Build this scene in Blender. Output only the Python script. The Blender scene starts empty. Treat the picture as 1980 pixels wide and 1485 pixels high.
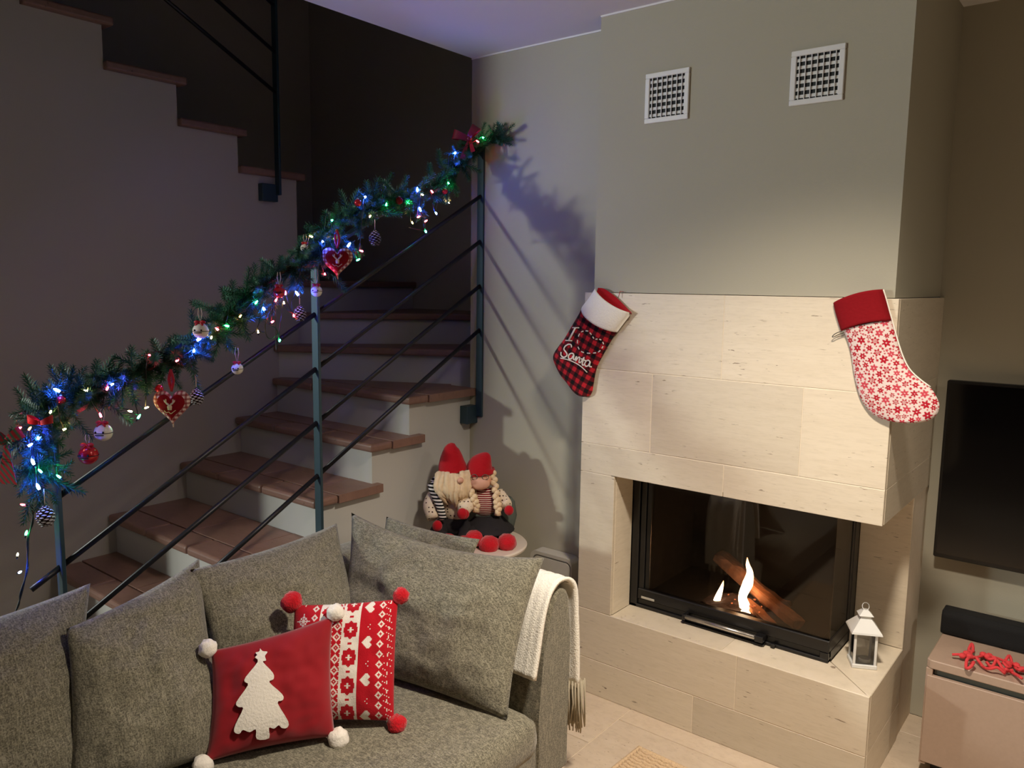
import bpy, bmesh, math, random
from mathutils import Vector, Matrix, noise
random.seed(7)
scene = bpy.context.scene
COL = scene.collection

# ------------------------------------------------------------------ camera
CAM_H = 1.62
YAW, PITCH, ROLL = math.radians(38.5138), math.radians(7.2555), math.radians(0.749)
FPX = 1526.73
fw = Vector((-math.sin(YAW)*math.cos(PITCH), math.cos(YAW)*math.cos(PITCH), -math.sin(PITCH)))
r0 = Vector((math.cos(YAW), math.sin(YAW), 0)); u0 = r0.cross(fw)
cr = math.cos(ROLL)*r0 + math.sin(ROLL)*u0
cu = -math.sin(ROLL)*r0 + math.cos(ROLL)*u0
CP = Vector((0, 0, CAM_H))
cam = bpy.data.cameras.new('camera'); cam.sensor_width = 36; cam.sensor_fit = 'HORIZONTAL'
cam.lens = 36*FPX/1980; cam.clip_start = 0.02
camo = bpy.data.objects.new('camera', cam); COL.objects.link(camo)
camo.matrix_world = Matrix(((cr.x, cu.x, -fw.x, 0), (cr.y, cu.y, -fw.y, 0), (cr.z, cu.z, -fw.z, CAM_H), (0, 0, 0, 1)))
scene.camera = camo

# ------------------------------------------------------------------ colour management, world, lights
scene.view_settings.view_transform = 'Standard'; scene.view_settings.look = 'None'
scene.view_settings.gamma = 1; scene.view_settings.use_curve_mapping = False
scene.view_settings.exposure = 0.0
scene.cycles.use_denoising = True
scene.cycles.max_bounces = 6; scene.cycles.diffuse_bounces = 4; scene.cycles.glossy_bounces = 3
scene.cycles.transparent_max_bounces = 8
scene.cycles.use_adaptive_sampling = True; scene.cycles.adaptive_threshold = 0.03
scene.cycles.sample_clamp_indirect = 6
w = bpy.data.worlds.new('night'); scene.world = w; w.use_nodes = True
w.node_tree.nodes['Background'].inputs[0].default_value = (0.02, 0.022, 0.03, 1)
w.node_tree.nodes['Background'].inputs[1].default_value = 0.3

def lamp(name, loc, power, color, kind='POINT', radius=0.06, target=None, angle=None, blend=0.5):
    l = bpy.data.lights.new(name, kind); l.energy = power; l.color = color
    if kind in ('POINT', 'SPOT'): l.shadow_soft_size = radius
    if kind == 'SPOT': l.spot_size = math.radians(angle); l.spot_blend = blend
    if kind == 'AREA': l.shape = 'DISK'; l.size = radius*2
    o = bpy.data.objects.new(name, l); COL.objects.link(o); o.location = loc
    if target is not None:
        o.rotation_euler = (Vector(target)-Vector(loc)).to_track_quat('-Z', 'Y').to_euler()
    return o
# cool lamps of the dining side, left of and behind the camera, seen past the end of the stair wall
COOL = (0.95, 1.0, 0.92)
for x, y, pw_ in ((-5.22, -3.20, 430), (-5.60, -3.30, 150), (-6.00, -3.40, 110)):
    lamp('dining_spot', (x, y, 2.15), pw_, COOL, 'SPOT', 0.14, (-1.4, 2.6, 1.5), 62, 0.35)
# warm recessed ceiling spot before the fireplace, plus an added fill at right
WARM = (1.0, 0.87, 0.72)
lamp('warm_spot', (-0.40, 1.50, 2.56), 315, WARM, 'SPOT', 0.10, (-0.90, 1.85, 0), 104, 1.0)
lamp('warm_spot', (1.70, 2.00, 2.56), 85, WARM, 'SPOT', 0.10, (1.0, 1.9, 0), 140, 1.0)  # added fill lamp, lifts the faces turned to the right

# ------------------------------------------------------------------ pixel -> world helpers (frame 1980 x 1485)
def ray(x, y): return fw + cr*((x-990)/FPX) - cu*((y-742.5)/FPX)
def _at(x, y, ax, v):
    d = ray(x, y); return CP + d*((v-CP[ax])/d[ax])
def at_x(x, y, v): return _at(x, y, 0, v)
def at_y(x, y, v): return _at(x, y, 1, v)
def at_z(x, y, v): return _at(x, y, 2, v)

# ------------------------------------------------------------------ materials
def lin(r, g, b):
    f = lambda c: (c/255/12.92) if c/255 <= 0.04045 else ((c/255+0.055)/1.055)**2.4
    return (f(r), f(g), f(b), 1)
MATS = {}
class NT:
    def __init__(s, name):
        s.m = bpy.data.materials.new(name); s.m.use_nodes = True
        s.t = s.m.node_tree; s.n = s.t.nodes; s.b = s.n['Principled BSDF']
        s.out = s.n['Material Output']
    def node(s, typ, **kw):
        n = s.n.new(typ)
        for k, v in kw.items():
            if k.startswith('i_'): n.inputs[k[2:].replace('_', ' ')].default_value = v
            else: setattr(n, k, v)
        return n
    def link(s, a, b): s.t.links.new(a, b)
    def coords(s, scale=(1, 1, 1), rand=True, kind='Object', rot=(0, 0, 0)):
        tc = s.node('ShaderNodeTexCoord'); mp = s.node('ShaderNodeMapping')
        mp.inputs['Scale'].default_value = scale; mp.inputs['Rotation'].default_value = rot
        if rand:
            oi = s.node('ShaderNodeObjectInfo'); add = s.node('ShaderNodeVectorMath', operation='MULTIPLY_ADD')
            cb = s.node('ShaderNodeCombineXYZ')
            for i in range(3): s.link(oi.outputs['Random'], cb.inputs[i])
            s.link(cb.outputs[0], add.inputs[0]); add.inputs[1].default_value = (7.3, 5.1, 9.7)
            s.link(tc.outputs[kind], add.inputs[2]); s.link(add.outputs[0], mp.inputs['Vector'])
        else: s.link(tc.outputs[kind], mp.inputs['Vector'])
        return mp.outputs[0]
    def ramp(s, fac, stops):
        n = s.node('ShaderNodeValToRGB'); e = n.color_ramp.elements
        while len(e) < len(stops): e.new(0.5)
        for k, (p, c) in zip(e, stops): k.position = p; k.color = c if len(c) == 4 else (*c, 1)
        s.link(fac, n.inputs[0]); return n.outputs[0]
    def mix(s, fac, a, b, mode='MIX'):
        n = s.node('ShaderNodeMix', data_type='RGBA', blend_type=mode)
        if isinstance(fac, float): n.inputs[0].default_value = fac
        else: s.link(fac, n.inputs[0])
        for v, k in ((a, 6), (b, 7)):
            if isinstance(v, tuple): n.inputs[k].default_value = v
            else: s.link(v, n.inputs[k])
        return n.outputs[2]
    def noise(s, vec, scale, detail=3, rough=0.5, dist=0):
        n = s.node('ShaderNodeTexNoise'); n.inputs['Scale'].default_value = scale; n.inputs['Detail'].default_value = detail
        n.inputs['Roughness'].default_value = rough; n.inputs['Distortion'].default_value = dist
        if vec is not None: s.link(vec, n.inputs['Vector'])
        return n.outputs[0]
    def bump(s, h, strength, dist=0.01):
        n = s.node('ShaderNodeBump'); n.inputs['Strength'].default_value = strength; n.inputs['Distance'].default_value = dist
        s.link(h, n.inputs['Height']); s.link(n.outputs[0], s.b.inputs['Normal'])
    def base(s, c):
        if isinstance(c, tuple): s.b.inputs['Base Color'].default_value = c
        else: s.link(c, s.b.inputs['Base Color'])
    def set(s, rough=0.6, metal=0, spec=0.5, sheen=0):
        s.b.inputs['Roughness'].default_value = rough; s.b.inputs['Metallic'].default_value = metal
        s.b.inputs['Specular IOR Level'].default_value = spec; s.b.inputs['Sheen Weight'].default_value = sheen
        return s

def simple(name, col, rough=0.6, metal=0, spec=0.5, sheen=0, var=0.08, nscale=40, bump=0.0):
    t = NT(name); v = t.coords((1, 1, 1)); n = t.noise(v, nscale, 3)
    d = tuple(c*(1-var) for c in col[:3])+(1,); l = tuple(min(1, c*(1+var)) for c in col[:3])+(1,)
    t.base(t.mix(n, d, l)); t.set(rough, metal, spec, sheen)
    if bump: t.bump(n, bump, 0.004)
    MATS[name] = t.m; return t.m

def paint(name, col, bump=0.12):
    t = NT(name); v = t.coords(rand=False); n = t.noise(v, 180, 2); n2 = t.noise(v, 2.2, 2)
    t.base(t.mix(n2, tuple(c*0.97 for c in col[:3])+(1,), tuple(min(1, c*1.03) for c in col[:3])+(1,)))
    t.set(0.85, spec=0.25); t.bump(n, bump, 0.002); MATS[name] = t.m; return t.m
M_WALL = paint('wall_paint', lin(174, 169, 151))
M_LOWBOUNCE = paint('low_bounce_wall', lin(96, 92, 88))  # unseen walls made darker to cut bounced light
M_STAIRWALL = paint('stair_wall_paint', lin(178, 172, 160))
M_RISER = paint('riser_paint', lin(192, 190, 184))
M_CEIL = paint('ceiling_paint', lin(228, 226, 224), 0.05)

def travertine(name, base, dark, pit, gscale=1.0, streak=True, rough=0.45):
    t = NT(name)
    v = t.coords((1, 1, 9) if streak else (1, 1.6, 1)); vp = t.coords((14, 14, 90) if streak else (30, 55, 30))
    n1 = t.noise(v, 5*gscale, 6, 0.62, 0.6); n2 = t.noise(v, 22*gscale, 5, 0.65)
    c = t.mix(n1, base, dark)
    c = t.mix(t.ramp(n2, [(0.48, (0, 0, 0)), (0.80, (0.6, 0.6, 0.6))]), c, tuple(k*0.86 for k in dark[:3])+(1,))
    oi = t.node('ShaderNodeObjectInfo')
    hv = t.node('ShaderNodeMapRange'); hv.inputs['To Min'].default_value = 0.90; hv.inputs['To Max'].default_value = 1.06
    t.link(oi.outputs['Random'], hv.inputs['Value'])
    vm = t.node('ShaderNodeVectorMath', operation='SCALE'); t.link(c, vm.inputs[0]); t.link(hv.outputs[0], vm.inputs['Scale'])
    patch = t.noise(t.coords((3, 3, 3)), 1.7, 2)
    pits = t.noise(vp, 1.6*gscale, 3, 0.55)
    mask = t.node('ShaderNodeMath', operation='MULTIPLY')
    t.link(t.ramp(pits, [(0.665, (0, 0, 0)), (0.71, (1, 1, 1))]), mask.inputs[0])
    t.link(t.ramp(patch, [(0.45, (0.1, 0.1, 0.1)), (0.62, (1, 1, 1))]), mask.inputs[1])
    t.base(t.mix(mask.outputs[0], vm.outputs[0], pit)); t.set(rough, spec=0.4)
    inv = t.node('ShaderNodeMath', operation='SUBTRACT'); inv.inputs[0].default_value = 1; t.link(mask.outputs[0], inv.inputs[1])
    t.bump(inv.outputs[0], 0.5, 0.002); MATS[name] = t.m; return t.m
M_STONE = travertine('travertine', lin(226, 214, 193), lin(210, 196, 172), lin(136, 118, 98))
M_FLOOR = travertine('floor_stone', lin(214, 198, 176), lin(188, 168, 145), lin(128, 108, 92), 1.3, False, 0.35)
M_GROUT = simple('grout', lin(226, 212, 190), 0.8)
M_COTTO = travertine('tread_stone', lin(148, 114, 100), lin(122, 92, 80), lin(88, 66, 58), 1.2, False, 0.42)
M_SHEENSTEEL = simple('teal_sheen_steel', lin(60, 82, 92), 0.42, 0.6, 0.6, var=0.05)  # black posts; teal of reflected room light put into the colour
M_BAR = simple('black_bar', lin(30, 29, 32), 0.42, 0.2, 0.5, var=0.05)
M_IRON = simple('stove_black', lin(22, 21, 21), 0.35, 0.0, 0.5, var=0.1)
M_SOOT = simple('firebox_lining', lin(24, 21, 20), 0.85, var=0.35, nscale=9)
M_CHROME = simple('brushed_metal', lin(190, 185, 178), 0.3, 0.9, var=0.03)
M_WHITEMETAL = simple('white_enamel', lin(226, 226, 222), 0.35, 0, 0.5, var=0.03)
M_VENTDARK = simple('vent_inside', lin(40, 44, 44), 0.8)
M_BLACKPLASTIC = simple('black_plastic', lin(14, 14, 15), 0.35, 0, 0.5)
M_BLACKCLOTH = simple('speaker_cloth', lin(12, 12, 13), 0.9, bump=0.3, nscale=400)
M_OAK = None

def fabric(name, a, b, scale=420, rough=0.95, bump=0.5, sheen=0.25):
    t = NT(name); v = t.coords((1, 1, 1))
    n = t.noise(v, scale, 2, 0.6); v2 = t.coords((1, 1, 5)); n2 = t.noise(v2, scale*0.30, 2); n3 = t.noise(v, 6, 3)
    v4 = t.coords((1, 4, 0.6)); n4 = t.noise(v4, scale*0.22, 2)
    c = t.mix(t.ramp(n, [(0.36, (0, 0, 0)), (0.64, (1, 1, 1))]), a, b)
    c = t.mix(t.ramp(n2, [(0.40, (0, 0, 0)), (0.66, (0.55, 0.55, 0.55))]), c, tuple(k*0.62 for k in a[:3])+(1,))
    c = t.mix(t.ramp(n4, [(0.5, (0, 0, 0)), (0.72, (0.5, 0.5, 0.5))]), c, tuple(min(1, k*1.3) for k in b[:3])+(1,))
    t.base(c); t.set(rough, spec=0.15, sheen=sheen); t.bump(n, bump, 0.002); MATS[name] = t.m; return t.m
M_SOFA = fabric('sofa_fabric', lin(88, 84, 71), lin(148, 143, 123), 300)
M_SOFADARK = fabric('sofa_piping', lin(60, 64, 64), lin(78, 82, 80), 500)
M_VELVET = simple('red_velvet', lin(142, 18, 28), 0.8, 0, 0.2, sheen=0.25, var=0.2, nscale=9, bump=0.15)
M_PLUSH = simple('white_plush', lin(236, 230, 218), 0.95, 0, 0.1, sheen=0.3, var=0.05, nscale=160, bump=0.45)
M_REDWOOL = simple('red_wool', lin(190, 22, 34), 0.95, 0, 0.1, sheen=0.3, var=0.2, nscale=170, bump=1.0)
M_REDFELT = simple('red_felt', lin(172, 16, 28), 0.92, 0, 0.15, sheen=0.2, var=0.10, nscale=120, bump=0.4)
M_DKREDFELT = simple('dark_red_felt', lin(128, 16, 24), 0.92, 0, 0.15, var=0.10, nscale=120, bump=0.4)
M_CREAM = simple('cream_cloth', lin(214, 190, 160), 0.9, var=0.08)
M_BONE = simple('ivory_thread', lin(236, 228, 214), 0.8, var=0.04)
M_THROW = simple('throw_wool', lin(246, 242, 230), 0.95, 0, 0.1, sheen=0.3, var=0.08, nscale=200, bump=0.7)
M_FRINGE = simple('throw_fringe', lin(178, 168, 146), 0.9, var=0.12)
M_BEARD = simple('beard_wool', lin(222, 196, 158), 0.9, var=0.2, nscale=60, bump=0.8)
M_SKIN = simple('doll_skin', lin(214, 160, 134), 0.7, var=0.06)
M_BLACKCOTTON = simple('black_cotton', lin(28, 24, 26), 0.9, var=0.25, nscale=50)
M_GREYGREEN = simple('grey_green_felt', lin(84, 90, 82), 0.9, var=0.06)
M_TABLE = simple('table_laminate', lin(214, 200, 184), 0.4, var=0.04, nscale=12)
M_GREYMETAL = simple('grey_metal', lin(182, 178, 166), 0.5, 0.0, 0.4, var=0.04)
M_GREYLINE = simple('grey_metal_dark', lin(88, 84, 74), 0.6, var=0.04)
M_CAB = simple('cabinet_laminate', lin(172, 148, 130), 0.55, var=0.06, nscale=90)
M_CABGROOVE = simple('cabinet_groove', lin(78, 84, 78), 0.5, var=0.05)
M_LOGBARK = simple('log_bark', lin(104, 70, 50), 0.95, var=0.75, nscale=38, bump=1.0)
M_LOGWOOD = simple('log_split_wood', lin(168, 112, 76), 0.9, var=0.6, nscale=34, bump=0.9)
M_ASH = simple('ash', lin(66, 50, 46), 0.95, var=0.5, nscale=60, bump=1.0)
M_JUTE = simple('jute', lin(206, 178, 142), 0.95, var=0.3, nscale=150, bump=0.9)
M_NEEDLE = simple('fir_needle', lin(42, 92, 70), 0.5, var=0.45, nscale=60)
M_TWIG = simple('twig_wire', lin(52, 44, 30), 0.8)
M_CABLE = simple('dark_green_cable', lin(16, 26, 20), 0.5)
M_CONE = simple('cone_scale', lin(74, 52, 40), 0.8, var=0.2)
M_SNOW = simple('cone_snow', lin(226, 224, 224), 0.85, var=0.05)
M_BELLWHITE = simple('bell_white', lin(232, 228, 214), 0.25, 0.0, 0.5, var=0.03)
M_BELLRED = simple('bell_red', lin(186, 20, 34), 0.18, 0.2, 0.6, var=0.05)
M_BELLSLOT = simple('bell_slot', lin(30, 24, 24), 0.8)
M_CORD = simple('jute_cord', lin(216, 196, 176), 0.8)
M_RIBBON = simple('red_ribbon', lin(176, 14, 26), 0.5, var=0.1)
M_WINE = simple('wine_ribbon', lin(120, 14, 40), 0.4, var=0.1)
M_WAX = simple('candle_wax', lin(236, 232, 222), 0.5)
M_CORAL = simple('coral_red_felt', lin(214, 62, 66), 0.9, var=0.12, nscale=100, bump=0.4)

def glass(name, tint=(1, 1, 1), rough=0.0, fac=1.0):
    t = NT(name); tr = t.node('ShaderNodeBsdfTransparent'); tr.inputs[0].default_value = (*tint, 1)
    gl = t.node('ShaderNodeBsdfGlossy'); gl.inputs['Roughness'].default_value = rough
    fr = t.node('ShaderNodeFresnel'); fr.inputs[0].default_value = 1.5
    mu = t.node('ShaderNodeMath', operation='MULTIPLY'); mu.inputs[1].default_value = fac; t.link(fr.outputs[0], mu.inputs[0])
    mx = t.node('ShaderNodeMixShader'); t.link(mu.outputs[0], mx.inputs[0]); t.link(tr.outputs[0], mx.inputs[1]); t.link(gl.outputs[0], mx.inputs[2])
    t.link(mx.outputs[0], t.out.inputs['Surface']); return t.m
M_STOVEGLASS = glass('stove_glass', (0.80, 0.76, 0.72), 0.02, 0.9)
M_LANTGLASS = glass('lantern_glass', (0.92, 0.93, 0.93), 0.03)

def emit(name, col, strength):
    t = NT(name); e = t.node('ShaderNodeEmission'); e.inputs[0].default_value = (*col, 1); e.inputs[1].default_value = strength
    t.link(e.outputs[0], t.out.inputs['Surface']); return t.m
BULB = {'b': emit('bulb_blue', (0.03, 0.08, 1.0), 640), 'r': emit('bulb_red', (1.0, 0.03, 0.05), 130),
        'g': emit('bulb_green', (0.02, 0.9, 0.22), 120), 'w': emit('bulb_amber', (1.0, 0.55, 0.18), 100),
        'o': emit('bulb_orange', (1.0, 0.30, 0.06), 50)}
def flame_mat():
    t = NT('flame'); tc = t.node('ShaderNodeTexCoord'); sp = t.node('ShaderNodeSeparateXYZ'); t.link(tc.outputs['Generated'], sp.inputs[0])
    lw = t.node('ShaderNodeLayerWeight'); lw.inputs[0].default_value = 0.35
    c = t.ramp(sp.outputs[2], [(0.0, (1, 0.72, 0.42)), (0.5, (1, 0.80, 0.55)), (0.85, (1, 0.62, 0.32)), (1.0, (1, 0.38, 0.12))])
    e = t.node('ShaderNodeEmission'); t.link(c, e.inputs[0]); e.inputs[1].default_value = 13
    t.link(e.outputs[0], t.out.inputs['Surface']); return t.m
M_FLAME = flame_mat()
M_EMBER = emit('ember', (1.0, 0.25, 0.08), 1.2)

def attr_mat(name, rough=0.9, bump=0.0, nscale=250, sheen=0.1):
    t = NT(name); a = t.node('ShaderNodeAttribute'); a.attribute_name = 'print'
    v = t.coords(rand=False); n = t.noise(v, nscale, 2)
    t.base(t.mix(n, t.mix(0.16, a.outputs[0], (0, 0, 0, 1)), a.outputs[0])); t.set(rough, spec=0.15, sheen=sheen)
    if bump: t.bump(n, bump, 0.003)
    return t.m
M_PRINT = attr_mat('printed_cloth', bump=0.3)

# ------------------------------------------------------------------ geometry helpers (each returns (verts, faces))
def join(*gs):
    V, F = [], []
    for v, f in gs:
        o = len(V); V += [Vector(p) for p in v]; F += [tuple(i+o for i in q) for q in f]
    return V, F
def box(x0, x1, y0, y1, z0, z1):
    v = [(x, y, z) for z in (z0, z1) for y in (y0, y1) for x in (x0, x1)]
    return [Vector(p) for p in v], [(0, 2, 3, 1), (4, 5, 7, 6), (0, 1, 5, 4), (2, 6, 7, 3), (0, 4, 6, 2), (1, 3, 7, 5)]
def bevelled(g, r, seg=2):
    bm = bmesh.new(); vs = [bm.verts.new(p) for p in g[0]]
    for f in g[1]:
        try: bm.faces.new([vs[i] for i in f])
        except ValueError: pass
    bmesh.ops.bevel(bm, geom=bm.edges[:], offset=r, segments=seg, affect='EDGES', profile=0.5)
    bm.verts.index_update(); V = [v.co.copy() for v in bm.verts]; F = [tuple(v.index for v in f.verts) for f in bm.faces]
    bm.free(); return V, F
def bbox(x0, x1, y0, y1, z0, z1, r=0.004, seg=2): return bevelled(box(x0, x1, y0, y1, z0, z1), r, seg)
def xf(g, m): return [m @ Vector(p) for p in g[0]], g[1]
def prism(poly, d):            # polygon of Vectors extruded along vector d
    n = len(poly); V = [Vector(p) for p in poly]+[Vector(p)+Vector(d) for p in poly]
    return V, [tuple(range(n))[::-1], tuple(range(n, 2*n))]+[(i, (i+1) % n, n+(i+1) % n, n+i) for i in range(n)]
def crom(pts, n):
    P = [Vector(p) for p in pts]; P = [P[0]*2-P[1]]+P+[P[-1]*2-P[-2]]; out = []
    for i in range(1, len(P)-2):
        for k in range(n):
            t = k/n; a, b, c, d = P[i-1:i+3]
            out.append(0.5*((2*b)+(c-a)*t+(2*a-5*b+4*c-d)*t*t+(3*b-a-3*c+d)*t**3))
    out.append(P[-2]); return out
def tube(pts, rad, seg=8, smooth=0, flat=1.0, cap=True, up=None):
    pts = [Vector(p) for p in pts]
    if smooth:
        n0 = len(pts); pts2 = crom(pts, smooth)
        if not isinstance(rad, (int, float)):
            R = []
            for i in range(n0-1):
                for k in range(smooth): R.append(rad[i]+(rad[i+1]-rad[i])*k/smooth)
            R.append(rad[-1]); rad = R
        pts = pts2
    n = len(pts); R = [rad]*n if isinstance(rad, (int, float)) else rad
    V, F = [], []; ref = None
    for i, p in enumerate(pts):
        t = (pts[min(i+1, n-1)]-pts[max(i-1, 0)]).normalized()
        if ref is None:
            ref = Vector(up) if up is not None else (Vector((0, 0, 1)) if abs(t.z) < 0.9 else Vector((1, 0, 0)))
        a = ref - t*ref.dot(t)
        if a.length < 1e-6: a = t.orthogonal()
        a.normalize(); b = t.cross(a); ref = a
        for k in range(seg):
            th = 2*math.pi*k/seg; V.append(p+(a*math.cos(th)*flat+b*math.sin(th))*R[i])
    for i in range(n-1):
        for k in range(seg):
            F.append((i*seg+k, i*seg+(k+1) % seg, (i+1)*seg+(k+1) % seg, (i+1)*seg+k))
    if cap: F += [tuple(range(seg))[::-1], tuple(range((n-1)*seg, n*seg))]
    return V, F
def lathe(prof, seg=24, c=(0, 0, 0), capb=True, capt=True):
    V, F = [], []; c = Vector(c); n = len(prof)
    for r, z in prof:
        for k in range(seg):
            t = 2*math.pi*k/seg; V.append(c+Vector((r*math.cos(t), r*math.sin(t), z)))
    for i in range(n-1):
        for k in range(seg): F.append((i*seg+k, i*seg+(k+1) % seg, (i+1)*seg+(k+1) % seg, (i+1)*seg+k))
    if capb: F.append(tuple(range(seg))[::-1])
    if capt: F.append(tuple(range((n-1)*seg, n*seg)))
    return V, F
def ball(c, r, seg=12, rings=8, lump=0.0, seed=0):
    rx, ry, rz = (r, r, r) if isinstance(r, (int, float)) else r
    c = Vector(c); V = [c+Vector((0, 0, -rz))]; F = []
    for i in range(1, rings):
        ph = -math.pi/2+math.pi*i/rings
        for k in range(seg):
            t = 2*math.pi*k/seg; d = Vector((math.cos(ph)*math.cos(t), math.cos(ph)*math.sin(t), math.sin(ph)))
            s = 1+lump*noise.noise(d*2.3+Vector((seed, seed*1.7, 0)))
            V.append(c+Vector((d.x*rx*s, d.y*ry*s, d.z*rz*s)))
    V.append(c+Vector((0, 0, rz))); top = len(V)-1
    for k in range(seg):
        F.append((0, 1+(k+1) % seg, 1+k)); F.append((top, 1+(rings-2)*seg+k, 1+(rings-2)*seg+(k+1) % seg))
    for i in range(rings-2):
        for k in range(seg): F.append((1+i*seg+k, 1+i*seg+(k+1) % seg, 1+(i+1)*seg+(k+1) % seg, 1+(i+1)*seg+k))
    return V, F

# ------------------------------------------------------------------ object helpers
def root_of(o):
    while o.parent: o = o.parent
    return o
def mesh(name, g, mat, smooth=False, origin=(0, 0, 0)):
    me = bpy.data.meshes.new(name); og = Vector(origin)
    me.from_pydata([tuple(Vector(p)-og) for p in g[0]], [], [tuple(f) for f in g[1]]); me.update()
    for m in (mat if isinstance(mat, (list, tuple)) else [mat]): me.materials.append(m)
    if smooth: me.polygons.foreach_set('use_smooth', [True]*len(me.polygons))
    return me
def recalc(me):
    bm = bmesh.new(); bm.from_mesh(me); bmesh.ops.recalc_face_normals(bm, faces=bm.faces[:]); bm.to_mesh(me); bm.free()
def tag(o, label=None, cat=None, group=None, kind=None):
    if label: o['label'] = label
    if cat: o['category'] = cat
    if group: o['group'] = group
    if kind: o['kind'] = kind
    return o
def empty(name, loc, label, cat, group=None):
    o = bpy.data.objects.new(name, None); o.empty_display_size = 0.05; COL.objects.link(o); o.location = loc
    return tag(o, label, cat, group)
def part(name, g, mat, parent, smooth=False, label=None, kind=None):
    """child mesh; g in world coordinates, root Empty/mesh has translation only"""
    og = root_of(parent).location
    me = mesh(name, g, mat, smooth, og); recalc(me)
    o = bpy.data.objects.new(name, me); COL.objects.link(o); o.parent = parent
    if label: o['label'] = label
    if kind: o['kind'] = kind
    return o
def solo(name, g, mat, label=None, cat=None, group=None, kind=None, smooth=False):
    xs = [p[0] for p in g[0]]; ys = [p[1] for p in g[0]]; zs = [p[2] for p in g[0]]
    og = Vector(((min(xs)+max(xs))/2, (min(ys)+max(ys))/2, min(zs)))
    me = mesh(name, g, mat, smooth, og); recalc(me)
    o = bpy.data.objects.new(name, me); COL.objects.link(o); o.location = og
    return tag(o, label, cat, group, kind)
def struct(name, g, mat, label=None):
    return solo(name, g, mat, label, kind='structure')
def inst(name, me, parent, loc=(0, 0, 0), rot=(0, 0, 0), scale=(1, 1, 1)):
    o = bpy.data.objects.new(name, me); COL.objects.link(o); o.parent = parent
    o.location = loc; o.rotation_euler = rot; o.scale = scale; return o
def copy_tree(o, parent=None):
    c = o.copy(); COL.objects.link(c); c.parent = parent
    for ch in list(o.children): copy_tree(ch, c)
    return c
def colour_points(me, fn):
    a = me.color_attributes.new('print', 'FLOAT_COLOR', 'POINT')
    buf = []
    for v in me.vertices: buf += list(fn(v.co, v.index))
    a.data.foreach_set('color', buf)
def colour_faces(me, fn):
    a = me.color_attributes.new('print', 'FLOAT_COLOR', 'CORNER')
    buf = []
    for p in me.polygons: buf += list(fn(p.index))*p.loop_total
    a.data.foreach_set('color', buf)

# ================================================================== SETTING
XE, YW, XS, YB, XL, ZC, FY, YR = -2.373, 2.675, -3.30, 3.38, -4.42, 2.585, 2.531, 3.20
fl = struct('floor', box(-7.5, 3, -5, 3.5, -0.1, -0.003), M_GROUT)
fx = [-2.61, -2.01, -1.411, -0.811, -0.211, 0.389]
for i in range(len(fx)-1):
    y = 2.44 - 0.4*9 + (0.2 if i % 2 else 0.0)
    while y < 3.19:
        y1 = min(y+0.4, 3.198)
        if y1 > 0.3 and y1-y > 0.02:
            part('tile', bbox(fx[i]+0.0015, fx[i+1]-0.0015, y+0.0015, y1-0.0015, -0.006, 0.0, 0.0012, 1), M_FLOOR, fl)
        y += 0.4
struct('ceiling', join(box(XE, 3, -5, 3.4, ZC, ZC+0.3), box(-7.5, XE, -5, 0.3, ZC, ZC+0.3)), M_CEIL)
struct('wall_back_left', box(XE, -1.631, YW, 3.46, 0, 5), M_WALL)
struct('wall_back_right', box(-0.58, 3, YR, YR+0.12, 0, ZC), M_WALL)
struct('wall_chimney', box(-1.631, -0.58, FY+0.010, YR+0.12, 1.592, ZC), M_WALL)
struct('trim_1', join(box(XE, -1.631, YW-0.004, YW, ZC-0.006, ZC), box(-1.631, -0.58, FY+0.006, FY+0.010, ZC-0.006, ZC)), M_CEIL)
struct('wall_left', box(XL-0.1, XL, 0.62, 3.46, 0, 5), M_STAIRWALL)
struct('wall_stairwell_back', box(XL-0.1, XE, YB, YB+0.1, 0, 5), M_STAIRWALL)
struct('wall_stairwell_upper', join(box(XE, XE+0.1, 0.3, YW, ZC+0.3, 5), box(XL-0.1, XE+0.1, 0.2, 0.3, ZC+0.3, 5), box(XL-0.1, XE+0.1, 0.2, YB+0.1, 5, 5.1)), M_STAIRWALL)
struct('wall_front', box(-7.5, 3, -5.1, -5, 0, ZC), M_LOWBOUNCE)
struct('wall_right', box(3, 3.1, -5.1, YR+0.12, 0, ZC), M_LOWBOUNCE)
struct('wall_dining', join(box(-7.6, -7.5, -5.1, 0.72, 0, ZC), box(-7.5, XL-0.1, 0.62, 0.72, 0, ZC+0.3)), M_LOWBOUNCE)

# ------------------------------------------------------------------ staircase
UP = [(2.467, 2.140), (2.150, 2.303), (1.865, 2.472), (1.565, 2.640), (1.275, 2.808)]
TH = 0.034
poly = [(0.62, 0), (UP[0][0]-0.037, 0)]
for i, (ny, z) in enumerate(UP):
    poly.append((ny-0.037, z-TH)); nxt = UP[i+1][0]-0.037 if i+1 < len(UP) else 0.62
    poly.append((nxt, z-TH))
V = [Vector((XS, y, z)) for y, z in poly]
struct('wall_stair', prism(V, (XL-XS, 0, 0)), M_STAIRWALL)
stair = empty('staircase', (XE, 1.2, 0), 'turning staircase with brown stone treads and pale painted risers', 'staircase')
def tread_tile(parent, poly2, z, r=0.010, name='tread_tile'):
    g = bevelled(prism([Vector((x, y, z-TH)) for x, y in poly2], (0, 0, TH)), r, 3)
    return part(name, g, M_COTTO, parent, smooth=False)
LOW = [(0.69, 0.140), (0.96, 0.308), (1.225, 0.476), (1.452, 0.644), (1.772, 0.811), (2.052, 0.980), (2.260, 1.148)]
N7 = ((XS, 2.272), (XE, 2.800)); N8 = ((XS, 2.425), (XE, 3.350))
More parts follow.
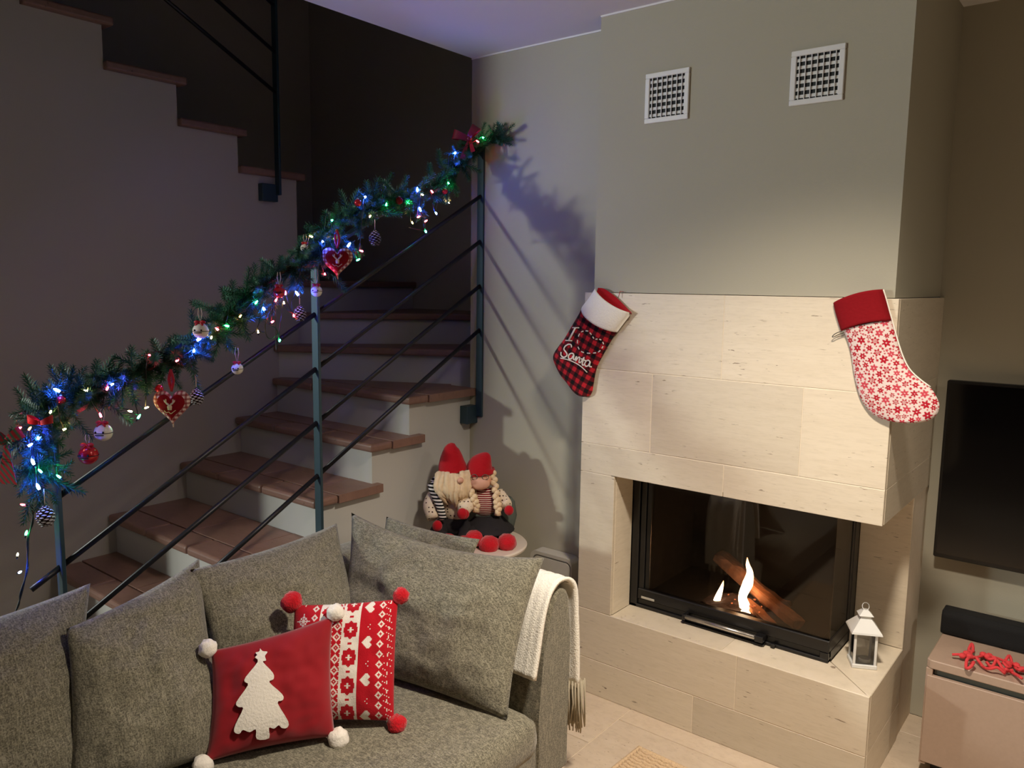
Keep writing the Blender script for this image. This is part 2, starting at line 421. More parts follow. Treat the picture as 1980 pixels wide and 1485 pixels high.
for i, (ny, z) in enumerate(LOW):
    yr = ny+0.032
    if i < 6:
        y2 = LOW[i+1][0]+0.032; pl = [(XS, yr), (XE, yr), (XE, y2), (XS, y2)]
    else: pl = [(XS, yr), (XE, yr), (XE, N7[1][1]+.03), (XS, N7[0][1]+.03)]
    st = part('step', prism([Vector((x, y, 0)) for x, y in pl], (0, 0, z-TH)), M_RISER, stair)
    xe = XE+0.036; cuts = [XS, XS+0.31, XS+0.62, xe]; g_ = 0.0012
    yb = y2 if i < 6 else 2.40; ym = ny+0.115
    for k in range(3):
        tread_tile(st, [(cuts[k]+g_, ny), (cuts[k+1]-g_, ny), (cuts[k+1]-g_, ym), (cuts[k]+g_, ym)], z, 0.011, 'nosing_tile')
    if i < 6:
        yb2 = yb + (0.03 if i < 5 else 0.06)
        for a, b in ((XS, XS+0.46), (XS+0.46, XE-0.14), (XE-0.14, xe)):
            tread_tile(st, [(a+g_, ym+g_), (b-g_, ym+g_), (b-g_, yb-0.002 if b < XE else yb2), (a+g_, yb-0.002 if b < XE else yb2)], z, 0.0015)
    else:
        tread_tile(st, [(XS+g_, ym+g_), (XE-0.14, ym+g_), (XE-0.14, 2.70), (XS+0.16, ym+0.012)], z, 0.0015)
        tread_tile(st, [(XE-0.14, ym+g_), (xe, ym+g_), (xe, YW-0.001), (XE-0.14, YW-0.001)], z, 0.0015)
WD = [([N7[0], N7[1], (XE, 3.38), N8[1], N8[0]], 1.308), ([N8[0], N8[1], (XE, 3.38), (-3.43, 3.38), (-3.325, 2.445)], 1.463),
      ([(-3.325, 2.445), (-3.43, 3.38), (XL, 3.38), (XL, 3.16)], 1.622), ([(-3.335, 2.440), (XL, 3.16), (XL, 2.74)], 1.790), ([(-3.335, 2.437), (XL, 2.74), (XL, 2.437)], 1.965)]
def inset(poly2, d):
    # move the first edge (the nosing) back along its inner normal
    a, b = Vector(poly2[0]), Vector(poly2[1]); e = (b-a).normalized(); n = Vector((-e.y, e.x))
    return [tuple(a+n*d), tuple(b+n*d)]+list(poly2[2:])
for pl, z in WD:
    if len(pl) == 5: pl = [pl[0], pl[1]]+[p for p in pl[2:]]
    clean = []
    for p in pl:
        if not clean or (Vector(p)-Vector(clean[-1])).length > 0.02: clean.append(p)
    blk = inset(clean, 0.03)
    st = part('step', prism([Vector((x, y, 0)) for x, y in blk], (0, 0, z-TH)), M_RISER, stair)
    tread_tile(st, clean, z, 0.009)
for i, (ny, z) in enumerate(UP):
    y2 = UP[i+1][0]-0.037 if i+1 < len(UP) else 0.62
    x1 = XS+0.03
    for a, b in ((XL, -3.70), (-3.70, x1)):
        tread_tile(stair, [(a+0.001, y2), (b-0.001, y2), (b-0.001, ny), (a+0.001, ny)], z, 0.009)

# ------------------------------------------------------------------ railings
XR = -2.313
rail = empty('stair_railing', (XR, 1.78, 0.70), 'black steel railing with slanting bars along the lower stairs', 'railing')
posts = [0.885, 1.775, 2.672]
def rz(y, k): return 1.9985 - 0.1945*k + (y-2.672)*(0.5512 + 0.002*k) + 0.0
for y, z0 in zip(posts, (0.30, 0.60, 1.02)):
    zt = rz(y, -1)+0.0
    x0, x1 = XR-0.018, XR+0.018
    p_ = part('post', bbox(x0, x1, y-0.006, y+0.006, z0, zt, 0.0015, 1), M_SHEENSTEEL, rail)
    part('bracket', bbox(XE-0.001, x0+0.004, y-0.065, y+0.005, z0-0.03, z0+0.05, 0.002, 1), M_SHEENSTEEL, p_)
for k in range(4):
    for a, b in ((0, 1), (1, 2)):
        ya, yb = posts[a]+0.004, posts[b]-0.004
        za, zb = rz(ya, k), rz(yb, k)
        if k == 3 and a == 0: ya = 1.30; za = rz(ya, k)
        part('bar', tube([(XR, ya, za), (XR, yb, zb)], 0.0085, 10), M_BAR, rail, smooth=True)
ys = posts[0]-0.05
part('bar', tube([(XR, ys-0.03, rz(ys-0.03, 1)), (XR, posts[0], rz(posts[0], 1))], 0.0085, 10), M_BAR, rail, smooth=True)
ya, yb = posts[0]-0.03, posts[2]+0.002
part('handrail', prism([Vector((XR-0.02, ya, rz(ya, -1))), Vector((XR+0.02, ya, rz(ya, -1))), Vector((XR+0.02, ya, rz(ya, -1)+0.012)), Vector((XR-0.02, ya, rz(ya, -1)+0.012))], (0, yb-ya, rz(yb, -1)-rz(ya, -1))), M_SHEENSTEEL, rail)
XU = XS+0.045
urail = empty('stair_railing', (XU, 2.295, 1.95), 'black steel railing on the upper stairs above the pale stair wall', 'railing')
up_ = part('post', bbox(XU-0.018, XU+0.018, 2.289, 2.301, 2.02, 3.05, 0.0015, 1), M_SHEENSTEEL, urail)
part('bracket', bbox(XS-0.001, XU-0.01, 2.215, 2.300, 1.99, 2.07, 0.002, 1), M_SHEENSTEEL, up_)
for z in (2.487, 2.668, 2.874):
    part('bar', tube([(XU, 2.295, z), (XU, 1.2, z+0.52*1.095)], 0.0085, 10), M_BAR, urail, smooth=True)

# ------------------------------------------------------------------ fireplace surround
fp = empty('fireplace_surround', (-1.1, FY+0.2, 0), 'cream travertine fireplace surround with mantel block and raised hearth', 'fireplace')
XA, XB, TT = -1.667, -0.565, 0.016
core = join(box(XA+0.01, XB-0.0012, FY+0.0012, YR-0.001, 0.915, 1.589), box(XA+0.01, -1.528, FY+0.0012, YW-0.001, 0.30, 0.915),
            box(XA+0.01, XB-0.0012, FY+0.0012, 2.965, 0.0, 0.332), box(-1.625, XB-0.004, 3.17, YR-0.001, 0.0, 0.915),
            box(-0.735, XB-0.004, 2.976, 3.17, 0.0, 0.915))
part('core', core, M_GROUT, fp)
G = 0.0011
def ftile(x0, x1, z0, z1): part('stone_tile', bbox(x0+G, x1-G, FY, FY+TT, z0+G, z1-G, 0.0012, 1), M_STONE, fp)
for row in [((XA, -1.105, XB), 1.304, 1.591), ((XA, -1.366, -0.826, XB), 1.013, 1.304), ((XA, -1.08, XB), 0.899, 1.013), ((XA, -1.512), 0.347, 0.899),
            ((XA, -1.0, XB), 0.145, 0.347), ((XA, -1.156, XB), 0.0, 0.145)]:
    for a, b in zip(row[0], row[0][1:]): ftile(a, b, row[1], row[2])
for z0, z1, y1 in ((1.304, 1.591, 3.19), (1.013, 1.304, 3.19), (0.899, 1.013, 3.19), (0.145, 0.347, 2.965), (0.0, 0.145, 2.965)):
    part('stone_tile', bbox(XB-TT, XB, FY+TT+G, y1, z0+G, z1-G, 0.0012, 1), M_STONE, fp)
part('stone_tile', bbox(-1.512-TT, -1.512, FY+TT, 2.674, 0.347, 0.899, 0.0012, 1), M_STONE, fp)
part('stone_tile', bbox(-0.735, XB-G, 2.962, 2.975, 0.347, 0.912, 0.0012, 1), M_STONE, fp)
part('stone_tile', bbox(-1.512, XB-TT, FY+TT, 2.672, 0.899, 0.914, 0.0012, 1), M_STONE, fp)
part('stone_tile', bbox(XB-0.165, XB-TT, 2.674, 2.96, 0.899, 0.914, 0.0012, 1), M_STONE, fp)
def sill(poly2): part('sill_slab', bevelled(prism([Vector((x, y, 0.333)) for x, y in poly2], (0, 0, 0.014)), 0.0012, 1), M_STONE, fp)
sill([(-1.512, FY+G), (-1.06, FY+G), (-1.06, 2.70), (-1.512, 2.70)])
sill([(-1.0592, FY+G), (XB-0.003, FY+G), (-0.737, 2.70), (-1.0592, 2.70)])
sill([(XB-0.001, FY+0.003), (XB-0.001, 2.961), (-0.735, 2.961), (-0.735, 2.703)])

# ------------------------------------------------------------------ stove insert with corner glass
ins = empty('stove_insert', (-1.12, 2.80, 0.347), 'black corner-glass stove insert inside the travertine fireplace', 'stove')
YI = 2.675; XI0, XI1 = -1.510, -0.737
bf = part('frame', join(bbox(XI0, XI0+0.030, YI, YI+0.03, 0.348, 0.897, 0.002, 1), bbox(XI0+0.034, XI0+0.056, YI+0.006, YI+0.03, 0.386, 0.897, 0.002, 1),
    bbox(XI0+0.058, XI0+0.080, YI+0.012, YI+0.03, 0.426, 0.897, 0.002, 1),
    bbox(XI0, XI1, YI, YI+0.03, 0.348, 0.360, 0.002, 1), bbox(XI0, XI1, YI+0.010, YI+0.03, 0.360, 0.383, 0.002, 1),
    bbox(XI0+0.034, XI1, YI-0.002, YI+0.03, 0.384, 0.427, 0.003, 1), bbox(XI0, XI1, YI+0.004, YI+0.03, 0.88, 0.898, 0.002, 1)), M_IRON, ins)
part('side_frame', join(bbox(XI1-0.03, XI1, YI+0.001, 2.958, 0.348, 0.383, 0.002, 1), bbox(XI1-0.03, XI1+0.001, YI+0.001, 2.958, 0.384, 0.427, 0.003, 1),
    bbox(XI1-0.03, XI1, 2.884, 2.902, 0.427, 0.897, 0.002, 1), bbox(XI1-0.03, XI1+0.002, 2.905, 2.958, 0.348, 0.897, 0.002, 1), bbox(XI1-0.03, XI1, YI, 2.958, 0.88, 0.898, 0.002, 1)), M_IRON, ins)
part('glass_pane', box(XI0+0.078, XI1-0.001, YI+0.008, YI+0.012, 0.426, 0.882), M_STOVEGLASS, ins)
part('glass_pane', box(XI1-0.007, XI1-0.003, YI+0.012, 2.885, 0.426, 0.882), M_STOVEGLASS, ins)
part('firebox', join(box(XI0+0.03, XI0+0.045, YI+0.03, 3.14, 0.35, 0.9), box(XI0+0.03, XI1+0.0, 3.13, 3.15, 0.35, 0.9),
    box(XI1-0.012, XI1+0.0, 2.90, 3.14, 0.35, 0.9), box(XI0+0.03, XI1-0.03, YI+0.03, 3.14, 0.35, 0.392), box(XI0+0.03, XI1-0.01, YI+0.03, 3.14, 0.897, 0.91)), M_SOOT, ins)
h1 = at_y(1326, 1190, YI-0.028); h2 = at_y(1460, 1231, YI-0.028)
hd = part('handle', tube([(h1.x, YI-0.028, 0.378), (h2.x, YI-0.028, 0.378)], 0.0085, 14), M_CHROME, ins, smooth=True, label='brushed metal handle bar')
for a_, b_ in ((h1.x-0.012, h1.x), (h2.x, h2.x+0.030)): part('handle_mount', bbox(a_, b_, YI-0.036, YI+0.01, 0.366, 0.388, 0.002, 1), M_IRON, hd)
part('air_slide', join(bbox(h1.x-0.02, h2.x+0.03, YI-0.022, YI+0.005, 0.349, 0.356, 0.002, 1), bbox(h2.x+0.05, h2.x+0.065, YI-0.012, YI, 0.349, 0.364, 0.002, 1)), M_IRON, ins)
part('maker_plate', bbox(-1.458, -1.400, YI-0.0045, YI-0.002, 0.380+0.010, 0.395+0.004, 0.0008, 1), M_GREYMETAL, ins, label='small blank grey plate')

# logs
def log(p, q, r, mat, label, split=None, seed=0):
    p, q = Vector(p), Vector(q); t = (q-p).normalized(); a = t.cross(Vector((0, 0, 1))).normalized(); b = a.cross(t)
    n = 14; m_ = 12; V, F = [], []
    for i in range(m_+1):
        c = p.lerp(q, i/m_); e = 0.90 if i in (0, m_) else 1
        for k in range(n):
            th = 2*math.pi*k/n; rr = r*e*(1+0.30*noise.noise(Vector((math.cos(th)*1.6+seed, math.sin(th)*1.6, i*0.22)))+0.12*noise.noise(Vector((math.cos(th)*5+seed, math.sin(th)*5, i*0.8))))
            s_ = math.sin(th); c_ = math.cos(th)
            if split is not None: s_ = min(s_, split+0.25*c_)
            V.append(c+a*rr*c_+b*rr*s_)
    for i in range(m_):
        for k in range(n): F.append((i*n+k, i*n+(k+1) % n, (i+1)*n+(k+1) % n, (i+1)*n+k))
    root = solo('firewood_log', (V, F+[tuple(range(n))[::-1], tuple(range(m_*n, (m_+1)*n))]), mat, label, 'log', 'logs in the stove')
    return root
ZF = 0.394
log(at_y(1390, 1075, 2.98), at_y(1520, 1188, 2.86), 0.032, M_LOGBARK, 'long split log leaning diagonally up to the left at the back of the fire', None, 1)
log(at_y(1452, 1128, 2.90), at_y(1545, 1205, 2.78)+Vector((0, 0, 0.0)), 0.030, M_LOGWOOD, 'reddish split log leaning right of the tall flame', 0.35, 3)
log(at_y(1442, 1160, 2.84), at_y(1492, 1208, 2.76), 0.024, M_LOGWOOD, 'short log in front of the tall flame, end glowing', 0.4, 5)
log(at_y(1318, 1140, 3.02), at_y(1402, 1145, 3.0), 0.030, M_LOGBARK, 'dark log lying flat at the left back of the fire', None, 7)
log(at_y(1362, 1178, 2.86), at_y(1415, 1180, 2.95), 0.028, M_LOGWOOD, 'log with orange-lit cut end beside the small flame', None, 9)
log(at_y(1500, 1160, 3.0), at_y(1522, 1168, 2.96), 0.024, M_LOGWOOD, 'small pale log end at the right back of the fire', 0.5, 11)
def ash():
    V, F = [], []; n = 18
    for j in range(n):
        for i in range(n):
            u, v = i/(n-1)*2-1, j/(n-1)*2-1; d = max(0, 1-(u*u+v*v))
            V.append(Vector((-1.09+u*0.17, 2.86+v*0.12, ZF-0.002+0.035*d*(0.6+0.8*noise.noise(Vector((u*6, v*6, 0)))))))
    for j in range(n-1):
        for i in range(n-1): F.append((j*n+i, j*n+i+1, (j+1)*n+i+1, (j+1)*n+i))
    return V, F
o = solo('ash_bed', ash(), M_ASH, 'bed of dark ash and charcoal under the burning logs', 'ash', kind='stuff')
random.seed(3)
eg = [ball((-1.09+random.uniform(-.09, .09), 2.83+random.uniform(-.06, .05), ZF+0.022+random.uniform(0, .012)), (random.uniform(.002, .006), random.uniform(.002, .006), random.uniform(.0015, .003)), 6, 4) for _ in range(14)]
solo('glowing_embers', join(*eg), M_EMBER, 'glowing embers scattered under the flames', 'embers', kind='stuff')
def flame(path, rad, label):
    g = tube(path, rad, 10, smooth=5, flat=0.45, up=(0, 1, 0))
    solo('flame', g, M_FLAME, label, 'flame', 'flames in the stove', smooth=True)
YFm = 2.80
fp1 = [at_y(x, y, YFm) for x, y in ((1446, 1198), (1440, 1172), (1436, 1152), (1446, 1128), (1450, 1108), (1446, 1092), (1445, 1078))]
flame(fp1, [0.010, 0.022, 0.016, 0.020, 0.013, 0.008, 0.0008], 'tall white-yellow flame in the middle of the fire')
fp2 = [at_y(x, y, YFm+.02) for x, y in ((1384, 1176), (1386, 1162), (1391, 1148), (1396, 1134), (1399, 1123))]
flame(fp2, [0.010, 0.014, 0.011, 0.006, 0.0008], 'small pointed flame left of the tall flame')
fp3 = [at_y(x, y, YFm-.02) for x, y in ((1432, 1196), (1440, 1184), (1448, 1192), (1455, 1194))]
flame(fp3, [0.006, 0.016, 0.014, 0.002], 'low bright flame at the foot of the tall flame')
lamp('fire_glow', (-1.10, 2.84, 0.52), 0.9, (1.0, 0.45, 0.16), radius=0.05)

# ================================================================== VENTS
def vent(x0, x1, z0, z1, label):
    yv = FY+0.010; t = empty('wall_vent', ((x0+x1)/2, yv, z0), label, 'vent', 'vents on the chimney breast')
    b = 0.017
    for g in (bbox(x0, x1, yv-0.008, yv-0.0005, z1-b, z1, 0.002, 1), bbox(x0, x1, yv-0.008, yv-0.0005, z0, z0+b, 0.002, 1),
              bbox(x0, x0+b, yv-0.008, yv-0.0005, z0+b, z1-b, 0.002, 1), bbox(x1-b, x1, yv-0.008, yv-0.0005, z0+b, z1-b, 0.002, 1)):
        part('frame_side', g, M_WHITEMETAL, t)
    part('backing', box(x0+b, x1-b, yv-0.0012, yv-0.0003, z0+b, z1-b), M_VENTDARK, t)
    for k in range(7):
        x = x0+b+(x1-x0-2*b)*(k+0.55)/7.1
        part('vertical_slat', box(x-0.0011, x+0.0011, yv-0.0075, yv-0.0034, z0+b, z1-b), M_WHITEMETAL, t)
    for k in range(6):
        z = z0+b+(z1-z0-2*b)*(k+0.5)/6
        part('horizontal_slat', prism([Vector((x0+b, yv-0.0033, z-0.0065)), Vector((x0+b, yv-0.0028, z-0.0065)), Vector((x0+b, yv-0.0013, z+0.0035)), Vector((x0+b, yv-0.0018, z+0.0035))], (x1-x0-2*b, 0, 0)), M_WHITEMETAL, t)
vent(-1.437, -1.270, 2.183, 2.352, 'square white slatted vent on the left of the chimney breast')
vent(-0.926, -0.764, 2.180, 2.344, 'square white slatted vent on the right of the chimney breast')

# ================================================================== SOFA
sofa = empty('sofa', (-1.75, 0.8, 0.0), 'dark grey-green woven fabric sofa along the stair railing', 'sofa')
SZ = 0.42
part('base', bbox(-2.26, -1.345, -0.60, 1.97, 0.06, 0.29, 0.02, 3), M_SOFA, sofa, True)
part('backrest', bbox(-2.275, -2.10, -0.60, 1.99, 0.10, 0.66, 0.05, 4), M_SOFA, sofa, True)
part('seat_cushion', bbox(-2.11, -1.215, -0.58, 0.52, 0.285, SZ, 0.055, 5), M_SOFA, sofa, True)
part('seat_cushion', bbox(-2.11, -1.215, 0.525, 1.695, 0.285, SZ, 0.055, 5), M_SOFA, sofa, True)
arm = [(1.835, 0.07), (1.83, 0.30), (1.85, 0.50), (1.885, 0.635), (1.905, 0.672), (1.935, 0.685), (1.965, 0.675), (1.985, 0.64), (1.992, 0.50), (1.995, 0.07)]
ag = prism([Vector((-2.27, y, z)) for y, z in arm], (2.27-1.335, 0, 0))
part('armrest', bevelled(ag, 0.010, 2), M_SOFA, sofa, False)
for x in (-2.2, -1.36):
    for y in (-0.5, 1.9): part('foot', bbox(x-0.03, x+0.03, y-0.03, y+0.03, 0, 0.07, 0.004, 1), M_BLACKPLASTIC, sofa)

def pillow(bl, br, tr, tl, T, n=30, pinch=0.05, pw=2.4, wr=0.006, seed=0.0, sag=0.0):
    bl, br, tr, tl = map(Vector, (bl, br, tr, tl)); ctr = (bl+br+tr+tl)/4
    nrm = (br-bl).cross(tl-bl).normalized()
    if nrm.dot(CP-ctr) < 0: nrm = -nrm
    V, F = [], []
    def pos(u, v, s):
        # concave edges, pointed corners
        uu = u+(0.5-u)*pinch*4*v*(1-v)*abs(2*u-1); vv = v+(0.5-v)*pinch*4*u*(1-u)*abs(2*v-1)
        vv -= sag*4*u*(1-u)*v**3
        p = (bl*(1-uu)+br*uu)*(1-vv)+(tl*(1-uu)+tr*uu)*vv
        t = T*((1-abs(2*u-1)**pw)*(1-abs(2*v-1)**pw))**0.62
        q = Vector((u*5+seed, v*5, seed*2+s))
        e = min(1, 8*u*(1-u))*min(1, 8*v*(1-v))
        return p+nrm*s*(t*0.5+wr*e*noise.noise(q*0.8)+wr*0.6*e*noise.noise(q*2.1))
    for s in (1, -1):
        for j in range(n+1):
            for i in range(n+1): V.append(pos(i/n, j/n, s))
    m = (n+1)**2
    for j in range(n):
        for i in range(n):
            a = j*(n+1)+i; F.append((a, a+1, a+n+2, a+n+1))
    nf = len(F)
    for j in range(n):
        for i in range(n):
            a = m+j*(n+1)+i; F.append((a, a+n+1, a+n+2, a+1))
    # weld borders
    key = {}
    for j in range(n+1):
        for i in range(n+1):
            if i in (0, n) or j in (0, n): key[m+j*(n+1)+i] = j*(n+1)+i
    F = [tuple(key.get(k, k) for k in f) for f in F]
    used = sorted({k for f in F for k in f}); mp = {k: i for i, k in enumerate(used)}
    return ([V[k] for k in used], [tuple(mp[k] for k in f) for f in F]), nrm
def cushion(name, c, T, label, seed, mat=M_SOFA, pinch=0.06, grp='grey sofa cushions', sag=0.0):
    g, nrm = pillow(*c, T, 40, pinch, 2.2, 0.018, seed, sag)
    o = solo(name, g, mat, label, 'cushion', grp, smooth=True); return o
cushion('sofa_cushion', ((-1.82, 0.10, 0.44), (-1.80, 0.72, 0.44), (-2.06, 0.855, 0.840), (-2.04, 0.30, 0.83)), 0.18, 'grey cushion at the left edge, lit blue by the fairy lights', 1.0)
cushion('sofa_cushion', ((-1.77, 0.66, 0.43), (-1.72, 1.03, 0.43), (-2.06, 1.155, 0.825), (-1.94, 0.745, 0.79)), 0.17, 'grey cushion left of the red tree cushion', 2.3)
cushion('sofa_cushion', ((-1.84, 1.08, 0.43), (-1.80, 1.58, 0.43), (-2.09, 1.675, 0.80), (-2.02, 1.105, 0.815)), 0.17, 'grey cushion behind the red tree cushion', 4.1)
cushion('sofa_cushion', ((-1.90, 1.50, 0.425), (-1.275, 1.60, 0.425), (-1.350, 1.865, 0.800), (-2.06, 1.715, 0.835)), 0.17, 'wide grey cushion leaning on the armrest with the throw', 5.7, sag=0.06)
cushion('sofa_cushion', ((-2.10, 1.80, 0.44), (-1.70, 1.80, 0.44), (-1.66, 1.925, 0.775), (-2.12, 1.93, 0.76)), 0.09, 'grey cushion mostly hidden, in front of the round side table', 7.2)

def pom(parent, c, r, mat, seed): part('pompom', ball(c, r, 18, 12, 0.22, seed), mat, parent, True)
# --- red velvet cushion with white tree
bl, br = at_z(398, 1474, 0.437), at_z(648, 1424, 0.437)
tl, tr = at_x(408, 1258, bl.x-0.105), at_x(644, 1190, br.x-0.105)
rc = empty('tree_cushion', (bl+br)/2, 'red velvet cushion with a white tree and white pompom corners', 'cushion')
g, nrm = pillow(bl, br, tr, tl, 0.115, 40, 0.06, 2.6, 0.010, 3.3)
part('cover', g, M_VELVET, rc, True)
for c, rr, k in ((tl, 0.024, 1), (tr, 0.024, 2), (br, 0.027, 3), (bl, 0.026, 4)):
    cc = c+(c-(bl+br+tr+tl)/4).normalized()*0.010; pom(rc, cc, rr, M_PLUSH, k)
tree = [(503, 1252), (508, 1258), (517, 1260), (512, 1268), (514, 1277), (508, 1280), (527, 1302), (528, 1314), (520, 1320), (545, 1343), (546, 1354), (536, 1360), (557, 1394), (555, 1406), (545, 1407), (539, 1402), (530, 1409), (520, 1408), (521, 1428), (497, 1431), (495, 1412), (483, 1418), (470, 1414), (463, 1422), (453, 1418), (456, 1402), (470, 1371), (461, 1368), (457, 1358), (479, 1325), (473, 1318), (475, 1308), (498, 1279), (493, 1270), (497, 1265), (494, 1260), (501, 1258)]
def bilin(u, v): return (bl*(1-u)+br*u)*(1-v)+(tl*(1-u)+tr*u)*v
def uv_of(px, py):
    # solve bilinear plane: intersect the viewing ray with the cushion's mean plane
    o0 = (bl+br+tr+tl)/4; n = (br-bl).cross(tl-bl).normalized(); d = ray(px, py); off = o0+nrm*0.05
    p = CP+d*((off-CP).dot(n)/d.dot(n))-nrm*0.05
    ex, ey = (br-bl+tr-tl)/2, (tl-bl+tr-br)/2; q = p-o0
    a, b, c = ex.dot(ex), ex.dot(ey), ey.dot(ey); e, f = q.dot(ex), q.dot(ey); det = a*c-b*b
    return 0.5+(e*c-f*b)/det, 0.5+(f*a-e*b)/det
def surf(u, v, h, T=0.115, pw=2.6):
    t = T*(max(0, (1-abs(2*u-1)**pw))*max(0, (1-abs(2*v-1)**pw)))**0.62
    return bilin(u, v)+nrm*(t*0.5+h)
def appliq(poly_uv, h, th):
    bm = bmesh.new(); vs = [bm.verts.new((u, v, 0)) for u, v in poly_uv]
    es = [bm.edges.new((vs[i], vs[(i+1) % len(vs)])) for i in range(len(vs))]
    bmesh.ops.triangle_fill(bm, use_beauty=True, edges=es, normal=(0, 0, 1))
    for _ in range(2): bmesh.ops.subdivide_edges(bm, edges=[e for e in bm.edges if (e.verts[0].co-e.verts[1].co).length > 0.09], cuts=1, use_grid_fill=True)
    bmesh.ops.triangulate(bm, faces=bm.faces[:]); bm.verts.index_update(); bm.faces.ensure_lookup_table()
    uv = [(v.co.x, v.co.y) for v in bm.verts]; fs = [tuple(v.index for v in f.verts) for f in bm.faces]
    bd = [tuple(v.index for v in e.verts) for e in bm.edges if e.is_boundary]; bm.free()
    n = len(uv); V = [surf(u, v, h+th) for u, v in uv]+[surf(u, v, h-0.004) for u, v in uv]
    return V, fs+[tuple(k+n for k in f[::-1]) for f in fs]+[(a, b, b+n, a+n) for a, b in bd]
part('tree_patch', appliq([uv_of(p.x, p.y) for p in crom([Vector((*p, 0)) for p in tree+tree[:1]], 3)[:-1]], 0.004, 0.004), M_PLUSH, rc, False, label='white plush tree applique')

# --- fair isle cushion
R_, W_ = lin(186, 20, 36), lin(234, 226, 214)
heart_px = ['..XX...XX..', '.XXXX.XXXX.', 'XXXXXXXXXXX', 'XXXXXXXXXXX', 'XXXXXXXXXXX', '.XXXXXXXXX.', '..XXXXXXX..', '...XXXXX...', '....XXX....', '.....X.....']
NK = 108
def knit(i, j):
    # i across 0..NK-1 (left to right), j up
    def diam(ci, per, r, ph=0):
        dj = (j+ph) % per-per//2; s = abs(i-ci)+abs(dj); return r-1 <= s <= r
    if 54 <= i < 72:                                     # white band with red stars
        if i in (54, 55, 70, 71): return W_
        ph = (j+6) % 25-12; di, dj = abs(i-62.5), abs(ph)
        star = max(di, dj) <= 6.2 or di+dj <= 9.2
        if star:
            cross = (di < 1 and dj < 3) or (dj < 1 and di < 3)
            ring = False
            return W_ if (cross or ring) else R_
        if ph in (12, -12) and di < 2: return R_
        return W_
    if 72 <= i < 90:                                     # hearts pointing left
        ph = (j+10) % 33; a = i-75; b = ph-8
        if 0 <= b < 11 and 0 <= a < 10 and heart_px[9-a][b] == 'X': return W_
        if ph in (25, 29) and i == 82: return W_
        if ph == 27 and i == 80: return W_
        return R_
    if 90 <= i < 97: return W_ if diam(93, 9, 3) else R_
    if 97 <= i < 106:
        return W_ if ((i*7+j*3) % 11 == 0 and (j//2) % 3) or (i == 101 and (j % 8) < 3) else R_
    if 44 <= i < 54:                                     # zigzag diamonds
        if i in (44, 53): return W_ if j % 4 < 1 else R_
        return W_ if diam(49, 10, 4) or (abs(i-49)+abs(j % 10-5)) == 0 else R_
    if 30 <= i < 44:
        if i in (30, 43): return W_
        ph = j % 18-9; di, dj = abs(i-36.5), abs(ph)
        return R_ if (max(di, dj) <= 3.5 or di+dj <= 6) else W_
    if 20 <= i < 28: return W_ if diam(24, 9, 3) else R_
    if 4 <= i < 20:
        ph = (j+8) % 22-11; di, dj = abs(i-12), abs(ph)
        return W_ if (di+dj <= 7 and (abs(di-dj) < 1 or di < 1 or dj < 1)) or (di+dj == 5) else R_
    return R_
fb_r = at_z(762, 1394, 0.44); ft_r = at_y(770, 1158, fb_r.y+0.10); ft_l = at_y(570, 1170, fb_r.y-0.09); fb_l = fb_r+(ft_l-ft_r)*1.02+Vector((0, 0, 0.0))
fb_l.z = 0.44
fi = empty('fair_isle_cushion', (fb_r+fb_l)/2, 'red and white knit-patterned cushion with hearts, stars and red pompoms', 'cushion')
(gv, gf), n2 = pillow(fb_l, fb_r, ft_r, ft_l, 0.12, NK, 0.03, 3.0, 0.006, 9.1)
og = fi.location; me = mesh('cover', (gv, gf), M_PRINT, True, og)
colour_faces(me, lambda k: knit(k % NK, k//NK) if k < NK*NK else R_)
o = bpy.data.objects.new('cover', me); COL.objects.link(o); o.parent = fi
for c, rr, k in ((ft_l, 0.030, 11), (ft_r, 0.023, 12), (fb_r, 0.026, 13), (fb_l, 0.026, 14)):
    cc = c+(c-(fb_l+fb_r+ft_r+ft_l)/4).normalized()*0.012; pom(fi, cc, rr, M_REDWOOL, k)

# --- throw over the armrest
def throw():
    prof = [(1.812, 0.435), (1.828, 0.50), (1.852, 0.60), (1.880, 0.668), (1.905, 0.692), (1.935, 0.700), (1.968, 0.692), (1.996, 0.655), (2.004, 0.55), (2.008, 0.45), (2.010, 0.33)]
    path = crom([Vector((0, y, z)) for y, z in prof], 4); nx = 12; V, F = [], []
    n = len(path)
    for lay in (0, 1):
        for i, p in enumerate(path):
            t = i/(n-1); t2 = (path[min(i+1, n-1)]-path[max(i-1, 0)]).normalized(); nn = Vector((0, -t2.z, t2.y))
            w0 = 0.095+0.05*max(0, t-0.5)*2; xr = -1.330+0.012*max(0, t-0.5)*2+0.02*math.exp(-((t-0.42)/0.2)**2)*0
            for k in range(nx+1):
                f = k/nx; x = xr-w0*f-(0.10*math.exp(-((t-0.45)/0.10)**2))*f
                wv = 0.005*math.sin(f*11+t*3)*(0.3+t)+0.003*noise.noise(Vector((f*4, t*6, 0)))
                V.append(Vector((x, p.y, p.z))+nn*(0.004+abs(wv)+(0.012 if lay else 0)))
    m = n*(nx+1)
    for lay in (0, 1):
        for i in range(n-1):
            for k in range(nx):
                a = lay*m+i*(nx+1)+k; F.append((a, a+1, a+nx+2, a+nx+1))
    for i in range(n-1):
        for k in (0, nx): a = i*(nx+1)+k; F.append((a, a+nx+1, a+nx+1+m, a+m))
    for k in range(nx):
        for i in (0, n-1): a = i*(nx+1)+k; F.append((a, a+1, a+1+m, a+m))
    return V, F
th = empty('throw_blanket', (-1.38, 1.93, 0.70), 'cream fringed throw draped over the end of the sofa armrest', 'blanket')
part('cloth', throw(), M_THROW, th, True)
